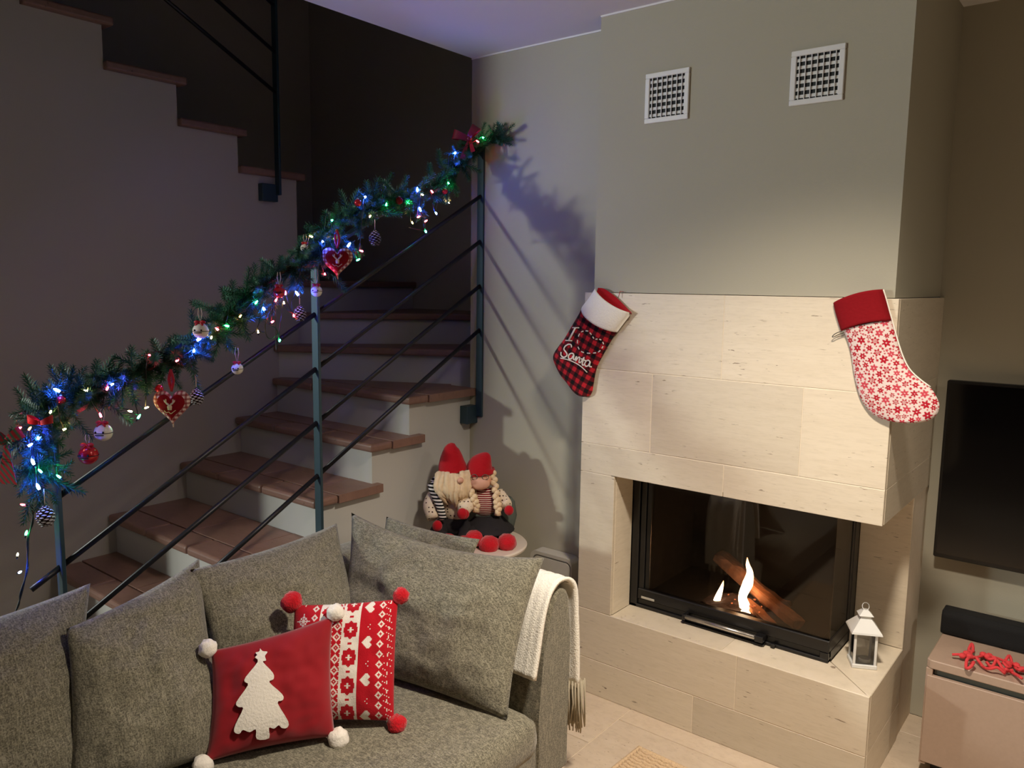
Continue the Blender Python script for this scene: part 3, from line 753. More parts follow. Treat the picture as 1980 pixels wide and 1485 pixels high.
for kf, (dy, x0, zb) in enumerate(((0.020, -1.338, 0.31), (0.036, -1.348, 0.35))):
    pr = crom([Vector((0, y, z)) for y, z in ((1.985, 0.690), (2.010+dy*0.6, 0.655), (2.016+dy, 0.56), (2.018+dy, 0.42), (2.014+dy, zb))], 5)
    vv, ff = [], []
    for p in pr:
        for i in range(9):
            x = x0-0.135*i/8; w_ = 0.005*math.sin(i*1.9+kf*2+p.z*6); vv += [Vector((x, p.y+w_-0.006, p.z)), Vector((x, p.y+w_+0.006, p.z))]
    for a in range(len(pr)-1):
        for i in range(8):
            q = a*18+i*2; ff += [(q, q+2, q+20, q+18), (q+1, q+19, q+21, q+3)]
        for i in (0, 8): q = a*18+i*2; ff.append((q, q+1, q+19, q+18))
    for a in (0, len(pr)-1):
        for i in range(8): q = a*18+i*2; ff.append((q, q+1, q+3, q+2))
    part('cloth_fold', (vv, ff), M_THROW, th, True)
random.seed(5); fr = []
for k in range(110):
    x = -1.318-0.145*(k % 46)/45; y = 2.014+0.018*(k//46)+random.uniform(-.008, .012); l = random.uniform(0.14, 0.18)
    fr.append(tube([(x, y, 0.345), (x+random.uniform(-.004, .004), y+0.003, 0.345-l*0.5), (x+random.uniform(-.01, .01), y+random.uniform(0, .01), 0.345-l)], [0.0032, 0.003, 0.0022], 5))
part('fringe', join(*fr), M_FRINGE, th, True, kind='stuff')

# ================================================================== SIDE TABLE + GNOMES
TZ = 0.55; tc = Vector((-2.095, 2.405, TZ))
tb = empty('side_table', (tc.x, tc.y, 0), 'small round pale side table in the corner behind the sofa', 'table')
part('top', lathe([(0.0, -0.022), (0.195, -0.022), (0.212, -0.014), (0.214, -0.006), (0.208, 0.0), (0.0, 0.0)], 48, tc), M_TABLE, tb, False)
for k in range(3):
    a = k*2.094+0.4; part('leg', tube([(tc.x+0.10*math.cos(a), tc.y+0.10*math.sin(a), TZ-0.02), (tc.x+0.17*math.cos(a), tc.y+0.17*math.sin(a), 0)], [0.013, 0.010], 10), M_TABLE, tb, True)
tub = [(0.0, 0.0), (0.085, 0.0), (0.105, 0.03), (0.115, 0.09), (0.108, 0.15), (0.098, 0.168), (0.086, 0.160), (0.098, 0.10), (0.09, 0.03), (0.0, 0.02)]
tubg = lathe(tub, 32, (0, 0, 0)); tubc = tc+Vector((-0.045, 0.075, 0))
tubg = ([Vector((p.x*1.38*0.783-p.y*0.55*0.62, p.x*1.38*0.62+p.y*0.55*0.783, p.z))+tubc for p in tubg[0]], tubg[1])
solo('felt_tub', tubg, M_GREYGREEN, 'grey-green oval tub behind the gnome dolls on the side table', 'tub', smooth=True)

def gnome(name, base, label, origin_px, parts):
    e = empty(name, base, label, 'doll', 'pair of gnome dolls on the side table'); e.rotation_euler = (0, 0, YAW); e.scale = (1.1, 1.1, 1.1)
    return e
def gpart(e, name, g, mat, smooth=True, label=None, parent=None):
    me = mesh(name, g, mat, smooth); recalc(me); o = bpy.data.objects.new(name, me); COL.objects.link(o); o.parent = parent or e
    if label: o['label'] = label
    return o
SG = 480.0
def mk(px0, py0):
    return lambda px, py, d=0.0: Vector(((px-px0)/SG, -d, (py0-py)/SG))
dots_m = None
def dotted(name, base, dot, scale, thr=0.16):
    t = NT(name); v = t.coords(rand=False); vo = t.node('ShaderNodeTexVoronoi'); vo.inputs['Scale'].default_value = scale; vo.inputs['Randomness'].default_value = 0.25
    t.link(v, vo.inputs['Vector']); t.base(t.mix(t.ramp(vo.outputs['Distance'], [(thr, (1, 1, 1)), (thr+0.05, (0, 0, 0))]), base, dot)); t.set(0.9, spec=0.1); return t.m
def striped(name, a, b, scale, axis='Z', ratio=0.5):
    t = NT(name); v = t.coords(rand=False); wv = t.node('ShaderNodeTexWave', bands_direction=axis); wv.inputs['Scale'].default_value = scale
    t.link(v, wv.inputs['Vector']); t.base(t.mix(t.ramp(wv.outputs['Fac'], [(ratio-0.03, (0, 0, 0)), (ratio+0.03, (1, 1, 1))]), a, b)); t.set(0.9, spec=0.1); return t.m
M_DOTS = dotted('spotted_jersey', lin(222, 204, 178), lin(58, 34, 34), 75, 0.22)
M_KNITRED = striped('red_white_knit', lin(120, 16, 28), lin(222, 204, 190), 42, 'Z', 0.62)
M_SCARF = striped('black_white_scarf', lin(18, 18, 20), lin(226, 222, 214), 26, 'Z', 0.5)

# left doll: bearded
b1 = at_z(880, 1034, TZ); b1.z = TZ; P = mk(880, 1034)
g1 = gnome('gnome_doll', b1, 'left bearded gnome doll with pointed red hat and striped scarf', None, None)
gpart(g1, 'torso', ball(P(882, 972, 0.02), (0.066, 0.052, 0.075), 18, 12), M_DOTS)
gpart(g1, 'trousers', join(ball(P(880, 1012, 0.02), (0.080, 0.065, 0.042), 16, 10), tube([P(862, 1010, .03), P(852, 1018, .09), P(862, 1024, .13)], [0.034, 0.034, 0.028], 10, 4), tube([P(900, 1010, .03), P(905, 1018, .09), P(900, 1024, .14)], [0.034, 0.034, 0.028], 10, 4)), M_BLACKCOTTON)
gpart(g1, 'boot', ball(P(872, 1022, 0.15), (0.036, 0.045, 0.026), 14, 10), M_REDFELT); gpart(g1, 'boot', ball(P(902, 1024, 0.155), (0.032, 0.042, 0.026), 14, 10), M_REDFELT)
gpart(g1, 'head', ball(P(882, 922, 0.03), (0.05, 0.045, 0.05), 16, 12), M_SKIN)
bd = []
random.seed(21)
for k in range(34):
    a = k/33; x = 852+52*a+random.uniform(-3, 3); z0 = 908+random.uniform(-3, 6)
    bd.append(tube([P(x, z0, 0.055+0.025*math.sin(a*3.14)), P(x+random.uniform(-5, 5), z0+28, 0.085+0.02*math.sin(a*3.14)), P(868+34*a+random.uniform(-6, 6), 952+random.uniform(-8, 14)+8*math.sin(a*3.14), 0.08)], [0.012, 0.013, 0.003], 6, 4))
gpart(g1, 'beard', join(*bd, ball(P(878, 926, .055), (.052, .035, .05), 16, 10, .2, 4)), M_BEARD)
gpart(g1, 'nose', ball(P(893, 917, 0.105), (0.012, 0.012, 0.011), 10, 8), M_SKIN)
gpart(g1, 'hat', tube([P(877, 908, 0.03), P(875, 896, 0.03), P(874, 880, 0.028), P(874, 866, 0.025), P(876, 858, 0.02)], [0.057, 0.052, 0.041, 0.027, 0.008], 20, 5, up=(0, -1, 0)), M_REDFELT)
gpart(g1, 'scarf', join(tube([P(838, 930, .05), P(845, 945, .075), P(855, 965, .095), P(862, 990, .10)], [.017, .017, .015, .014], 10, 5, flat=.5, up=(0, -1, 0)), tube([P(840, 932, .03), P(850, 925, .02), P(862, 928, .03)], [.016, .016, .014], 8, 4)), M_SCARF)
for pts, tip in (([P(848, 945, .02), P(836, 968, .06), P(843, 988, .10)], P(852, 1000, .115)), ([P(915, 948, .02), P(908, 962, .08), P(900, 970, .12)], P(897, 974, .135))):
    ar = gpart(g1, 'arm', tube(pts, [0.026, 0.026, 0.022], 12, 4), M_DOTS); gpart(g1, 'mitten', ball(tip, (0.019, 0.019, 0.021), 12, 10), M_REDFELT, parent=ar)
# right doll: braids and skirt
b2 = at_z(938, 1034, TZ); b2.z = TZ; P = mk(938, 1034)
g2 = gnome('gnome_doll', b2, 'right gnome doll with pale braids, black skirt and red boots', None, None)
gpart(g2, 'torso', ball(P(936, 966, 0.03), (0.060, 0.048, 0.062), 18, 12), M_KNITRED)
gpart(g2, 'skirt', join(lathe([(0.055, 0.0), (0.075, -0.022), (0.098, -0.045), (0.102, -0.052), (0.0, -0.05)], 24, P(944, 990, 0.045), capb=True, capt=False), tube([P(925, 1010, .06), P(915, 1016, .12)], .026, 8), tube([P(955, 1010, .06), P(962, 1016, .12)], .026, 8)), M_BLACKCOTTON)
for q, r in ((P(920, 1020, 0.135), (.038, .042, .031)), (P(948, 1026, 0.165), (.039, .044, .033)), (P(979, 1024, 0.15), (.037, .044, .032))):
    gpart(g2, 'boot', ball(q, r, 16, 10, .1, 2), M_REDWOOL)
hd2 = gpart(g2, 'head', ball(P(929, 920, 0.045), (0.047, 0.042, 0.046), 18, 12), M_SKIN)
gpart(g2, 'nose', ball(P(929, 926, 0.082), (0.038, 0.018, 0.024), 18, 12), M_SKIN)
for ex in (919, 939):
    ring = [P(ex, 913, .088)+Vector((0.012*math.cos(t*2*math.pi/14), -0.004*abs(math.cos(t*2*math.pi/14)), 0.010*math.sin(t*2*math.pi/14))) for t in range(15)]
    gpart(g2, 'glasses_rim', tube(ring, 0.0013, 6), M_GREYLINE)
gpart(g2, 'hat', tube([P(930, 912, 0.035), P(929, 900, 0.035), P(934, 890, 0.032), P(940, 882, 0.028), P(944, 879, 0.02)], [0.056, 0.052, 0.040, 0.024, 0.006], 20, 5, up=(0, -1, 0)), M_REDFELT)
for pts in ([P(906, 910, .06), P(908, 930, .085), P(918, 948, .10), P(923, 965, .10)], [P(951, 910, .05), P(956, 932, .07), P(960, 955, .085), P(962, 972, .09)]):
    bl_ = []
    c = crom(pts, 4)
    for k, p in enumerate(c): bl_.append(ball(p+Vector((0.004*(-1)**k, 0, 0)), (0.0125, 0.0125, 0.0125), 8, 6))
    bl_.append(tube([c[-1], c[-1]+Vector((0.0, 0, -0.022))], [0.010, 0.014], 8))
    gpart(g2, 'braid', join(*bl_), M_BEARD)
for pts, tip in (([P(905, 950, .03), P(900, 965, .09), P(902, 972, .115)], P(903, 976, .13)), ([P(962, 950, .03), P(974, 962, .06), P(978, 966, .08)], P(982, 973, .095))):
    ar = gpart(g2, 'arm', tube(pts, [0.024, 0.024, 0.021], 12, 4), M_DOTS); gpart(g2, 'mitten', ball(tip, (0.018, 0.018, 0.019), 12, 10), M_REDFELT, parent=ar)

# grey rounded panel against the wall, between side table and fireplace
def rrect(x0, x1, z0, z1, r, n=6):
    pts = []
    for cx, cz, a0 in ((x1-r, z1-r, 0), (x0+r, z1-r, 90), (x0+r, z0+r, 180), (x1-r, z0+r, 270)):
        for k in range(n+1): a = math.radians(a0+90*k/n); pts.append((cx+r*math.cos(a), cz+r*math.sin(a)))
    return pts
pn = empty('log_bin', (-1.86, 2.64, 0), 'grey rounded metal bin against the wall beside the fireplace', 'bin')
part('body', prism([Vector((x, 2.672, z)) for x, z in rrect(-1.966, -1.752, 0, 0.492, 0.028)], (0, -0.06, 0)), M_GREYMETAL, pn)
part('groove', prism([Vector((x, 2.6122, z)) for x, z in rrect(-1.950, -1.757, 0.02, 0.478, 0.024)], (0, -0.001, 0)), M_GREYLINE, pn)
part('lid', prism([Vector((x, 2.6115, z)) for x, z in rrect(-1.946, -1.760, 0.02, 0.472, 0.022)], (0, -0.004, 0)), M_GREYMETAL, pn)

# ================================================================== STOCKINGS
def resample(pts, n):
    P = crom([Vector((*p, 0)) for p in pts], 8); L = [0]
    for a, b in zip(P, P[1:]): L.append(L[-1]+(b-a).length)
    out = []; k = 0
    for i in range(n):
        d = L[-1]*i/(n-1)
        while k < len(P)-2 and L[k+1] < d: k += 1
        f = (d-L[k])/max(1e-9, L[k+1]-L[k]); out.append(P[k].lerp(P[k+1], f))
    return out
def puffed(left, right, y0, T, nt, nu, endcap=True, taper_top=False):
    """two outlines (pixel lists, top to bottom) on the plane Y=y0 -> padded closed mesh, T thick towards the room"""
    L = [at_y(p.x, p.y, y0) for p in resample(left, nt)]; R = [at_y(p.x, p.y, y0) for p in resample(right, nt)]
    V, F = [], []
    for s in (1, 0):
        for j in range(nt):
            tt = j/(nt-1); e = min(1, (1-tt)*7)**0.5 if endcap else 1
            for i in range(nu):
                u = i/(nu-1); p = L[j].lerp(R[j], u); h = T*e*max(0, 1-abs(2*u-1)**2.4)**0.5
                V.append(p+Vector((0, -h if s else -0.001*0, 0)))
    m = nt*nu
    for j in range(nt-1):
        for i in range(nu-1): a = j*nu+i; F.append((a, a+1, a+nu+1, a+nu))
    nf = len(F)
    for j in range(nt-1):
        for i in range(nu-1): a = m+j*nu+i; F.append((a, a+nu, a+nu+1, a+1))
    for j in range(nt-1):
        for i in (0, nu-1): a = j*nu+i; F.append((a, a+nu, a+nu+m, a+m))
    for i in range(nu-1): F.append((i, i+1, i+1+m, i+m))
    return (V, F), nf
Z3 = lambda x, y: (1040+x/4.95, 520+y/4.95)
s1 = empty('stocking', at_y(1150, 690, FY), 'red and black checked stocking with white cuff reading I heart Santa', 'stocking', 'stockings on the mantel')
YS = FY-0.012
Lf = [Z3(*p) for p in ((418, 380), (395, 430), (330, 540), (260, 660), (200, 740), (160, 800), (148, 850), (165, 910), (215, 1010), (280, 1090), (340, 1170), (390, 1210), (440, 1224))]
Rt = [Z3(*p) for p in ((765, 590), (750, 610), (700, 690), (650, 780), (600, 870), (575, 920), (550, 1010), (535, 1100), (520, 1180), (490, 1216), (442, 1225))]
g, nf = puffed(Lf, Rt, YS, 0.022, 150, 90)
me = mesh('sock', g, M_PRINT, True, s1.location); recalc(me)
RB, RM, BK = lin(196, 34, 46), lin(96, 18, 26), lin(20, 14, 16)
ex = (at_y(*Z3(765, 605), YS)-at_y(*Z3(430, 395), YS)).normalized(); ez = Vector((-ex.z, 0, ex.x))
def plaid(co, i):
    a = co.dot(ex)/0.0165; b = co.dot(ez)/0.0165
    p, q = math.floor(a) % 2, math.floor(b) % 2
    return RB if p and q else (BK if not p and not q else RM)
colour_points(me, plaid)
o = bpy.data.objects.new('sock', me); COL.objects.link(o); o.parent = s1
# cuff: front band, curling over an open mouth
cl = [Z3(*p) for p in ((560, 178), (500, 270), (445, 340), (428, 372), (432, 398))]
crr = [Z3(*p) for p in ((908, 420), (860, 480), (810, 545), (775, 592), (765, 606))]
def cuff():
    nt, nu = 14, 30; L = [p for p in resample(cl, nt)]; R = [p for p in resample(crr, nt)]; V, F = [], []
    for lay, (hh, off) in enumerate(((0.034, 0.0), (0.028, 0.0))):
        for j in range(nt):
            for i in range(nu):
                u = i/(nu-1); p = L[j].lerp(R[j], u); bow = 26*4*u*(1-u)/4.95*(1.0)
                q = at_y(p.x-bow*0.55, p.y+bow*0.9, YS); h = hh*max(0, 1-abs(2*u-1)**2.4)**0.5+0.004
                V.append(q+Vector((0, -h, 0)))
    m = nt*nu
    for lay in (0, 1):
        for j in range(nt-1):
            for i in range(nu-1): a = lay*m+j*nu+i; F.append((a, a+1, a+nu+1, a+nu))
    for i in range(nu-1):
        for j in (0, nt-1): a = j*nu+i; F.append((a, a+1, a+1+m, a+m))
    for j in range(nt-1):
        for i in (0, nu-1): a = j*nu+i; F.append((a, a+nu, a+nu+m, a+m))
    return V, F
part('cuff', cuff(), M_PLUSH, s1, True)
lin_l = [Z3(*p) for p in ((575, 180), (600, 182), (640, 192), (700, 232), (760, 280), (820, 340), (895, 415))]
lin_r = [Z3(*p) for p in ((560, 230), (590, 260), (640, 300), (720, 350), (800, 390), (850, 410), (900, 425))]
Lq, Rq = resample(lin_l, 20), resample(lin_r, 20)
V = [at_y(p.x, p.y, YS+0.004) for p in Lq]+[at_y(p.x, p.y, YS-0.016) for p in Rq]+[at_y(p.x, p.y, YS+0.006) for p in Lq]+[at_y(p.x, p.y+2, YS-0.012) for p in Rq]
part('lining', (V, [(i, i+1, 21+i, 20+i) for i in range(19)]+[(40+i, 60+i, 61+i, 41+i) for i in range(19)]), M_REDFELT, s1, True)
# lettering, stitched strokes standing on the cloth
def stroke(pts, r, sm=5, closed=False):
    P = [Vector((*Z3(*p), 0)) for p in pts]; P = crom(P, sm) if len(P) > 2 else P
    W = [at_y(p.x, p.y, YS-0.0235) for p in P]
    return tube(W, r, 6, flat=0.55, up=(0, -1, 0))
lt = lambda name, gs: part(name, join(*gs), M_BONE, s1, True)
lt('letter_i', [stroke([(358, 566), (296, 684)], 0.0038), stroke([(330, 562), (395, 564)], 0.0024), stroke([(264, 684), (328, 688)], 0.0024)])
hp = [(535, 668), (512, 630), (480, 597), (435, 596), (400, 620), (380, 680), (384, 745), (415, 790), (470, 806), (530, 806), (578, 796), (612, 760), (628, 722), (606, 682), (570, 672), (537, 680)]
H = crom([Vector((*p, 0)) for p in hp], 6)
for k in range(0, len(H)-4, 6):
    lt('heart_dash', [stroke([(H[k+q].x, H[k+q].y) for q in range(4)], 0.0024, 2)])
word = {'letter_s': [[(322, 752), (318, 728), (296, 722), (262, 740), (250, 770), (268, 795), (280, 820), (268, 840), (242, 845), (222, 825), (222, 795)]],
 'letter_a': [[(345, 822), (330, 808), (305, 815), (292, 840), (300, 862), (322, 858), (345, 825), (340, 860), (352, 872)]],
 'letter_n': [[(352, 872), (370, 838), (362, 882), (385, 850), (400, 848), (396, 880), (394, 895), (410, 898)]],
 'letter_t': [[(410, 898), (442, 848), (425, 905), (432, 922), (448, 915)], [(412, 860), (458, 880)]],
 'letter_a_': [[(500, 890), (482, 875), (460, 885), (448, 912), (460, 932), (482, 925), (500, 892), (492, 930), (515, 938)]],
 'underline': [[(215, 853), (275, 866), (340, 890), (410, 932), (472, 990)]]}
for k, ss in word.items(): lt(k.rstrip('_'), [stroke(q, 0.0030 if k != 'underline' else 0.0022) for q in ss])
part('hanging_loop', tube([at_y(1196, 575, YS), at_y(1199, 563, YS+0.004), Vector((at_y(1201, 560, YS).x, FY+0.02, 1.594))], 0.0012, 6), M_REDFELT, s1, True)

Z4 = lambda x, y: (1520+x/4.126, 520+y/4.126)
s2 = empty('stocking', at_y(1690, 690, FY), 'white stocking printed with red snowflakes and a plain red cuff', 'stocking', 'stockings on the mantel')
YS2 = FY-0.008
Lf = [Z4(*p) for p in ((440, 480), (470, 520), (510, 640), (540, 830), (570, 960), (610, 1060), (680, 1150), (760, 1195), (880, 1222), (985, 1229))]
Rt = [Z4(*p) for p in ((838, 400), (850, 450), (880, 560), (920, 690), (980, 800), (1060, 880), (1150, 945), (1205, 1030), (1222, 1100), (1190, 1175), (1110, 1218), (990, 1230))]
g, nf = puffed(Lf, Rt, YS2, 0.020, 230, 130)
me = mesh('sock', g, M_PRINT, True, s2.location); recalc(me)
random.seed(12); FL = []
for tries, rs in ((1500, (0.0125, 0.0135)), (3000, (0.0100, 0.0110)), (5000, (0.0078, 0.0085)), (7000, (0.0042, 0.0050)), (5000, (0.0028, 0.0030))):
    for _ in range(tries):
        x, z = random.uniform(-.20, .20), random.uniform(-.26, .26); r = random.choice(rs)
        if all((x-a)**2+(z-b)**2 > (r+c)**2*0.90 for a, b, c, _ in FL): FL.append((x, z, r, random.uniform(0, 1)))
        if tries == 1500 and len(FL) > 130: break
CG = {}
for f in FL: CG.setdefault((int(f[0]//0.02), int(f[1]//0.02)), []).append(f)
WH, RD, RD2 = lin(226, 208, 202), lin(178, 24, 44), lin(200, 70, 84)
cz2 = s2.location.z
def flakes(co, i):
    x, z = co.x, co.z
    for a in (-1, 0, 1):
        for b in (-1, 0, 1):
            for fx_, fz_, r, w_ in CG.get((int(x//0.02)+a, int(z//0.02)+b), ()):
                dx, dz = x-fx_, z-fz_; d = math.hypot(dx, dz)
                if d < r:
                    th = math.atan2(dz, dx)+w_*6; rr = r*(0.76+0.22*math.cos(6*th)) if r > 0.004 else r*0.8
                    if d < rr:
                        if r > 0.0075 and d < r*0.14: return WH
                        if 0.006 < r and w_ < 0.3 and 0.3*r < d < 0.42*r: return WH
                        return RD if w_ < 0.72 else RD2
    return WH
colour_points(me, flakes)
o = bpy.data.objects.new('sock', me); COL.objects.link(o); o.parent = s2
cl = [Z4(*p) for p in ((378, 272), (390, 330), (410, 400), (440, 497))]; c2 = [Z4(*p) for p in ((772, 162), (795, 240), (815, 320), (842, 412))]
def cuff2():
    nt, nu = 14, 26; L, R = resample(cl, nt), resample(c2, nt); V, F = [], []
    for lay in (0, 1):
        for j in range(nt):
            for i in range(nu):
                u = i/(nu-1); p = L[j].lerp(R[j], u); bow = -22*4*u*(1-u)/4.126
                h = (0.024 if lay == 0 else 0.001)*max(0, 1-abs(2*u-1)**2.4)**0.5+(0.003 if lay == 0 else 0)
                V.append(at_y(p.x, p.y+bow, YS2)+Vector((0, -h, 0)))
    m = nt*nu
    for lay in (0, 1):
        for j in range(nt-1):
            for i in range(nu-1): a = lay*m+j*nu+i; F.append((a, a+1, a+nu+1, a+nu))
    for j in range(nt-1):
        for i in (0, nu-1): a = j*nu+i; F.append((a, a+nu, a+nu+m, a+m))
    for i in range(nu-1):
        for j in (0, nt-1): a = j*nu+i; F.append((a, a+1, a+1+m, a+m))
    return V, F
part('cuff', cuff2(), M_DKREDFELT, s2, True, label='plain dark red cuff')
pp = [at_y(p.x, p.y, YS2-0.003) for p in resample([Z4(*p) for p in ((776, 165), (800, 240), (822, 320), (850, 420), (885, 550), (930, 690), (985, 798), (1065, 878), (1152, 942))], 30)]
part('piping', tube(pp, 0.0022, 6), M_BONE, s2, True)
part('hanging_loop', tube([at_y(*Z4(*p), YS2-0.006) for p in ((445, 497), (410, 508), (385, 522), (368, 540), (380, 542), (420, 522), (455, 510))], 0.0014, 6, 4), M_GREYLINE, s2, True)

# ================================================================== TV, SOUNDBAR, CABINET
tv = empty('television', (0.05, YR-0.03, 0.65), 'black flat television on the wall right of the fireplace', 'television')
part('body', bbox(-0.525, 0.625, 3.142, 3.175, 0.652, 1.300, 0.004, 1), M_BLACKPLASTIC, tv)
M_SCREEN = simple('tv_screen', lin(8, 7, 8), 0.12, 0, 0.5, var=0.02)
part('screen', box(-0.515, 0.615, 3.1405, 3.1415, 0.668, 1.290), M_SCREEN, tv)
part('wall_mount', box(-0.1, 0.2, 3.175, 3.199, 0.85, 1.1), M_BLACKPLASTIC, tv)
CX0, CY0, CZ = -0.463, 2.815, 0.400
cb = empty('tv_cabinet', (0.3, 3.0, 0), 'low beige laminate television cabinet in the right corner', 'cabinet')
part('top', bevelled(prism([Vector((CX0, CY0+0.012, CZ)), Vector((CX0+0.012, CY0, CZ)), Vector((1.4, CY0, CZ)), Vector((1.4, 3.19, CZ)), Vector((CX0, 3.19, CZ))], (0, 0, -0.030)), 0.003, 1), M_CAB, cb)
part('groove', bbox(CX0+0.022, 1.38, CY0+0.018, 3.18, 0.348, 0.371, 0.001, 1), M_CABGROOVE, cb)
part('side_panel', bbox(CX0, CX0+0.020, CY0+0.003, 3.19, 0.03, 0.370, 0.0015, 1), M_CAB, cb)
for k in range(3):
    a = CX0+0.004+k*0.60; part('drawer_front', bbox(a, a+0.596, CY0-0.001, CY0+0.017, 0.04, 0.346, 0.002, 1), M_CAB, cb)
part('body', bbox(CX0+0.021, 1.38, CY0+0.02, 3.18, 0.03, 0.347, 0.001, 1), M_CABGROOVE, cb)
for x in (CX0+0.05, 1.3):
    for y in (CY0+0.06, 3.1): part('foot', bbox(x-0.02, x+0.02, y-0.02, y+0.02, 0, 0.031, 0.002, 1), M_BLACKPLASTIC, cb)
sb = empty('soundbar', (0.0, 3.09, CZ), 'long black soundbar on the beige cabinet under the television', 'soundbar')
part('grille', bevelled(prism([Vector((-0.469, y, z)) for y, z in ((3.062, 0.402), (3.058, 0.42), (3.060, 0.470), (3.072, 0.488), (3.13, 0.488), (3.13, 0.402))], (0.95, 0, 0)), 0.006, 2), M_BLACKCLOTH, sb)
part('rear_housing', bbox(-0.460, 0.472, 3.128, 3.138, 0.403, 0.484, 0.002, 1), M_BLACKPLASTIC, sb)
# coral-red felt star garland on the cabinet
gl = empty('red_felt_garland', at_z(1920, 1290, CZ), 'tangled coral-red felt garland lying on the beige cabinet', 'garland')
Zr = lambda x, y: at_z(1580+x/3.857, 1100+y/3.857, CZ+0.006)
random.seed(8)
main = [Zr(*p) for p in ((1005, 660), (1060, 668), (1120, 665), (1180, 690), (1250, 665), (1320, 690), (1400, 710), (1470, 740), (1540, 780), (1600, 800))]
part('cord', tube([p+Vector((0, 0, 0.010+0.004*(i % 2))) for i, p in enumerate(main)], 0.0045, 8, 4), M_CORAL, gl, True)
br2 = [[(1120, 665), (1160, 630), (1150, 600), (1130, 615), (1165, 640)], [(1180, 690), (1120, 710), (1110, 745), (1140, 760), (1165, 740), (1150, 715)], [(1180, 700), (1240, 740), (1290, 770), (1340, 780), (1400, 790)],
       [(1250, 665), (1280, 700), (1330, 715), (1300, 740), (1260, 720)], [(1400, 710), (1430, 690), (1450, 720), (1420, 760), (1380, 740)], [(1400, 790), (1450, 780), (1490, 820), (1520, 860)], [(1470, 740), (1500, 780), (1560, 790), (1600, 830)], [(1330, 690), (1350, 740), (1400, 770), (1460, 780)]]
for k, b_ in enumerate(br2):
    part('felt_strand', tube([Zr(*p)+Vector((0, 0, 0.004+0.008*((i+k) % 3))) for i, p in enumerate(b_)], 0.0048, 8, 4), M_CORAL, gl, True)
for k in range(12):
    p = main[random.randrange(1, 9)]+Vector((random.uniform(-.02, .02), random.uniform(-.012, .012), 0.012)); part('felt_bead', ball(p, (0.011, 0.011, 0.009), 10, 8, .2, k), M_CORAL, gl, True)

# ================================================================== LANTERN
la = empty('lantern', (-0.648, 2.752, 0.347), 'small white metal lantern with glass sides on the hearth', 'lantern')
def LB(*a, **k): return xf(bbox(*a, **k), LM)
LM = Matrix.Translation((-0.648, 2.752, 0.347)) @ Matrix.Rotation(math.radians(27), 4, 'Z')
hw = 0.037; HB = 0.125
part('base', LB(-hw-.003, hw+.003, -hw-.003, hw+.003, 0, 0.014, r=0.002, seg=1), M_WHITEMETAL, la)
for sx in (-1, 1):
    for sy in (-1, 1):
        part('corner_post', LB(sx*hw-(0.008 if sx > 0 else 0), sx*hw+(0.008 if sx < 0 else 0), sy*hw-(0.008 if sy > 0 else 0), sy*hw+(0.008 if sy < 0 else 0), 0.013, HB, r=0.001, seg=1), M_WHITEMETAL, la)
for s in (-1, 1):
    part('top_rail', LB(-hw, hw, s*hw-(0.006 if s > 0 else 0), s*hw+(0.006 if s < 0 else 0), HB-0.008, HB, r=0.001, seg=1), M_WHITEMETAL, la)
    part('top_rail', LB(s*hw-(0.006 if s > 0 else 0), s*hw+(0.006 if s < 0 else 0), -hw, hw, HB-0.008, HB, r=0.001, seg=1), M_WHITEMETAL, la)
    part('glass_pane', xf(box(-hw+.006, hw-.006, s*(hw-.004)-.0006, s*(hw-.004)+.0006, 0.014, HB-0.006), LM), M_LANTGLASS, la)
    part('glass_pane', xf(box(s*(hw-.004)-.0006, s*(hw-.004)+.0006, -hw+.006, hw-.006, 0.014, HB-0.006), LM), M_LANTGLASS, la)
def frus(a, b, z0, z1):
    v = [Vector((sx*h, sy*h, z)) for h, z in ((a, z0), (b, z1)) for sx, sy in ((-1, -1), (1, -1), (1, 1), (-1, 1))]
    return v, [(3, 2, 1, 0), (4, 5, 6, 7)]+[(i, (i+1) % 4, 4+(i+1) % 4, 4+i) for i in range(4)]
part('roof', xf(join(frus(hw+0.012, hw+0.010, HB-.002, HB+0.004), frus(hw+0.010, 0.018, HB+0.004, HB+0.042)), LM), M_WHITEMETAL, la)
part('chimney', xf(join(frus(0.016, 0.016, HB+0.040, HB+0.054), frus(0.023, 0.008, HB+0.053, HB+0.070)), LM), M_WHITEMETAL, la)
ring = [LM @ Vector((0.011*math.cos(t*2*math.pi/16), 0.004*math.sin(t*2*math.pi/16), HB+0.080+0.012*math.sin(t*2*math.pi/16))) for t in range(17)]
part('ring', tube(ring, 0.0016, 6), M_WHITEMETAL, la, True)
solo('tealight', xf(lathe([(0.0, 0.0), (0.019, 0.0), (0.019, 0.012), (0.016, 0.013), (0.0, 0.010)], 20), LM @ Matrix.Translation((0.006, -0.006, 0.0145))), M_WAX, 'white tealight candle inside the white lantern', 'candle', smooth=False)

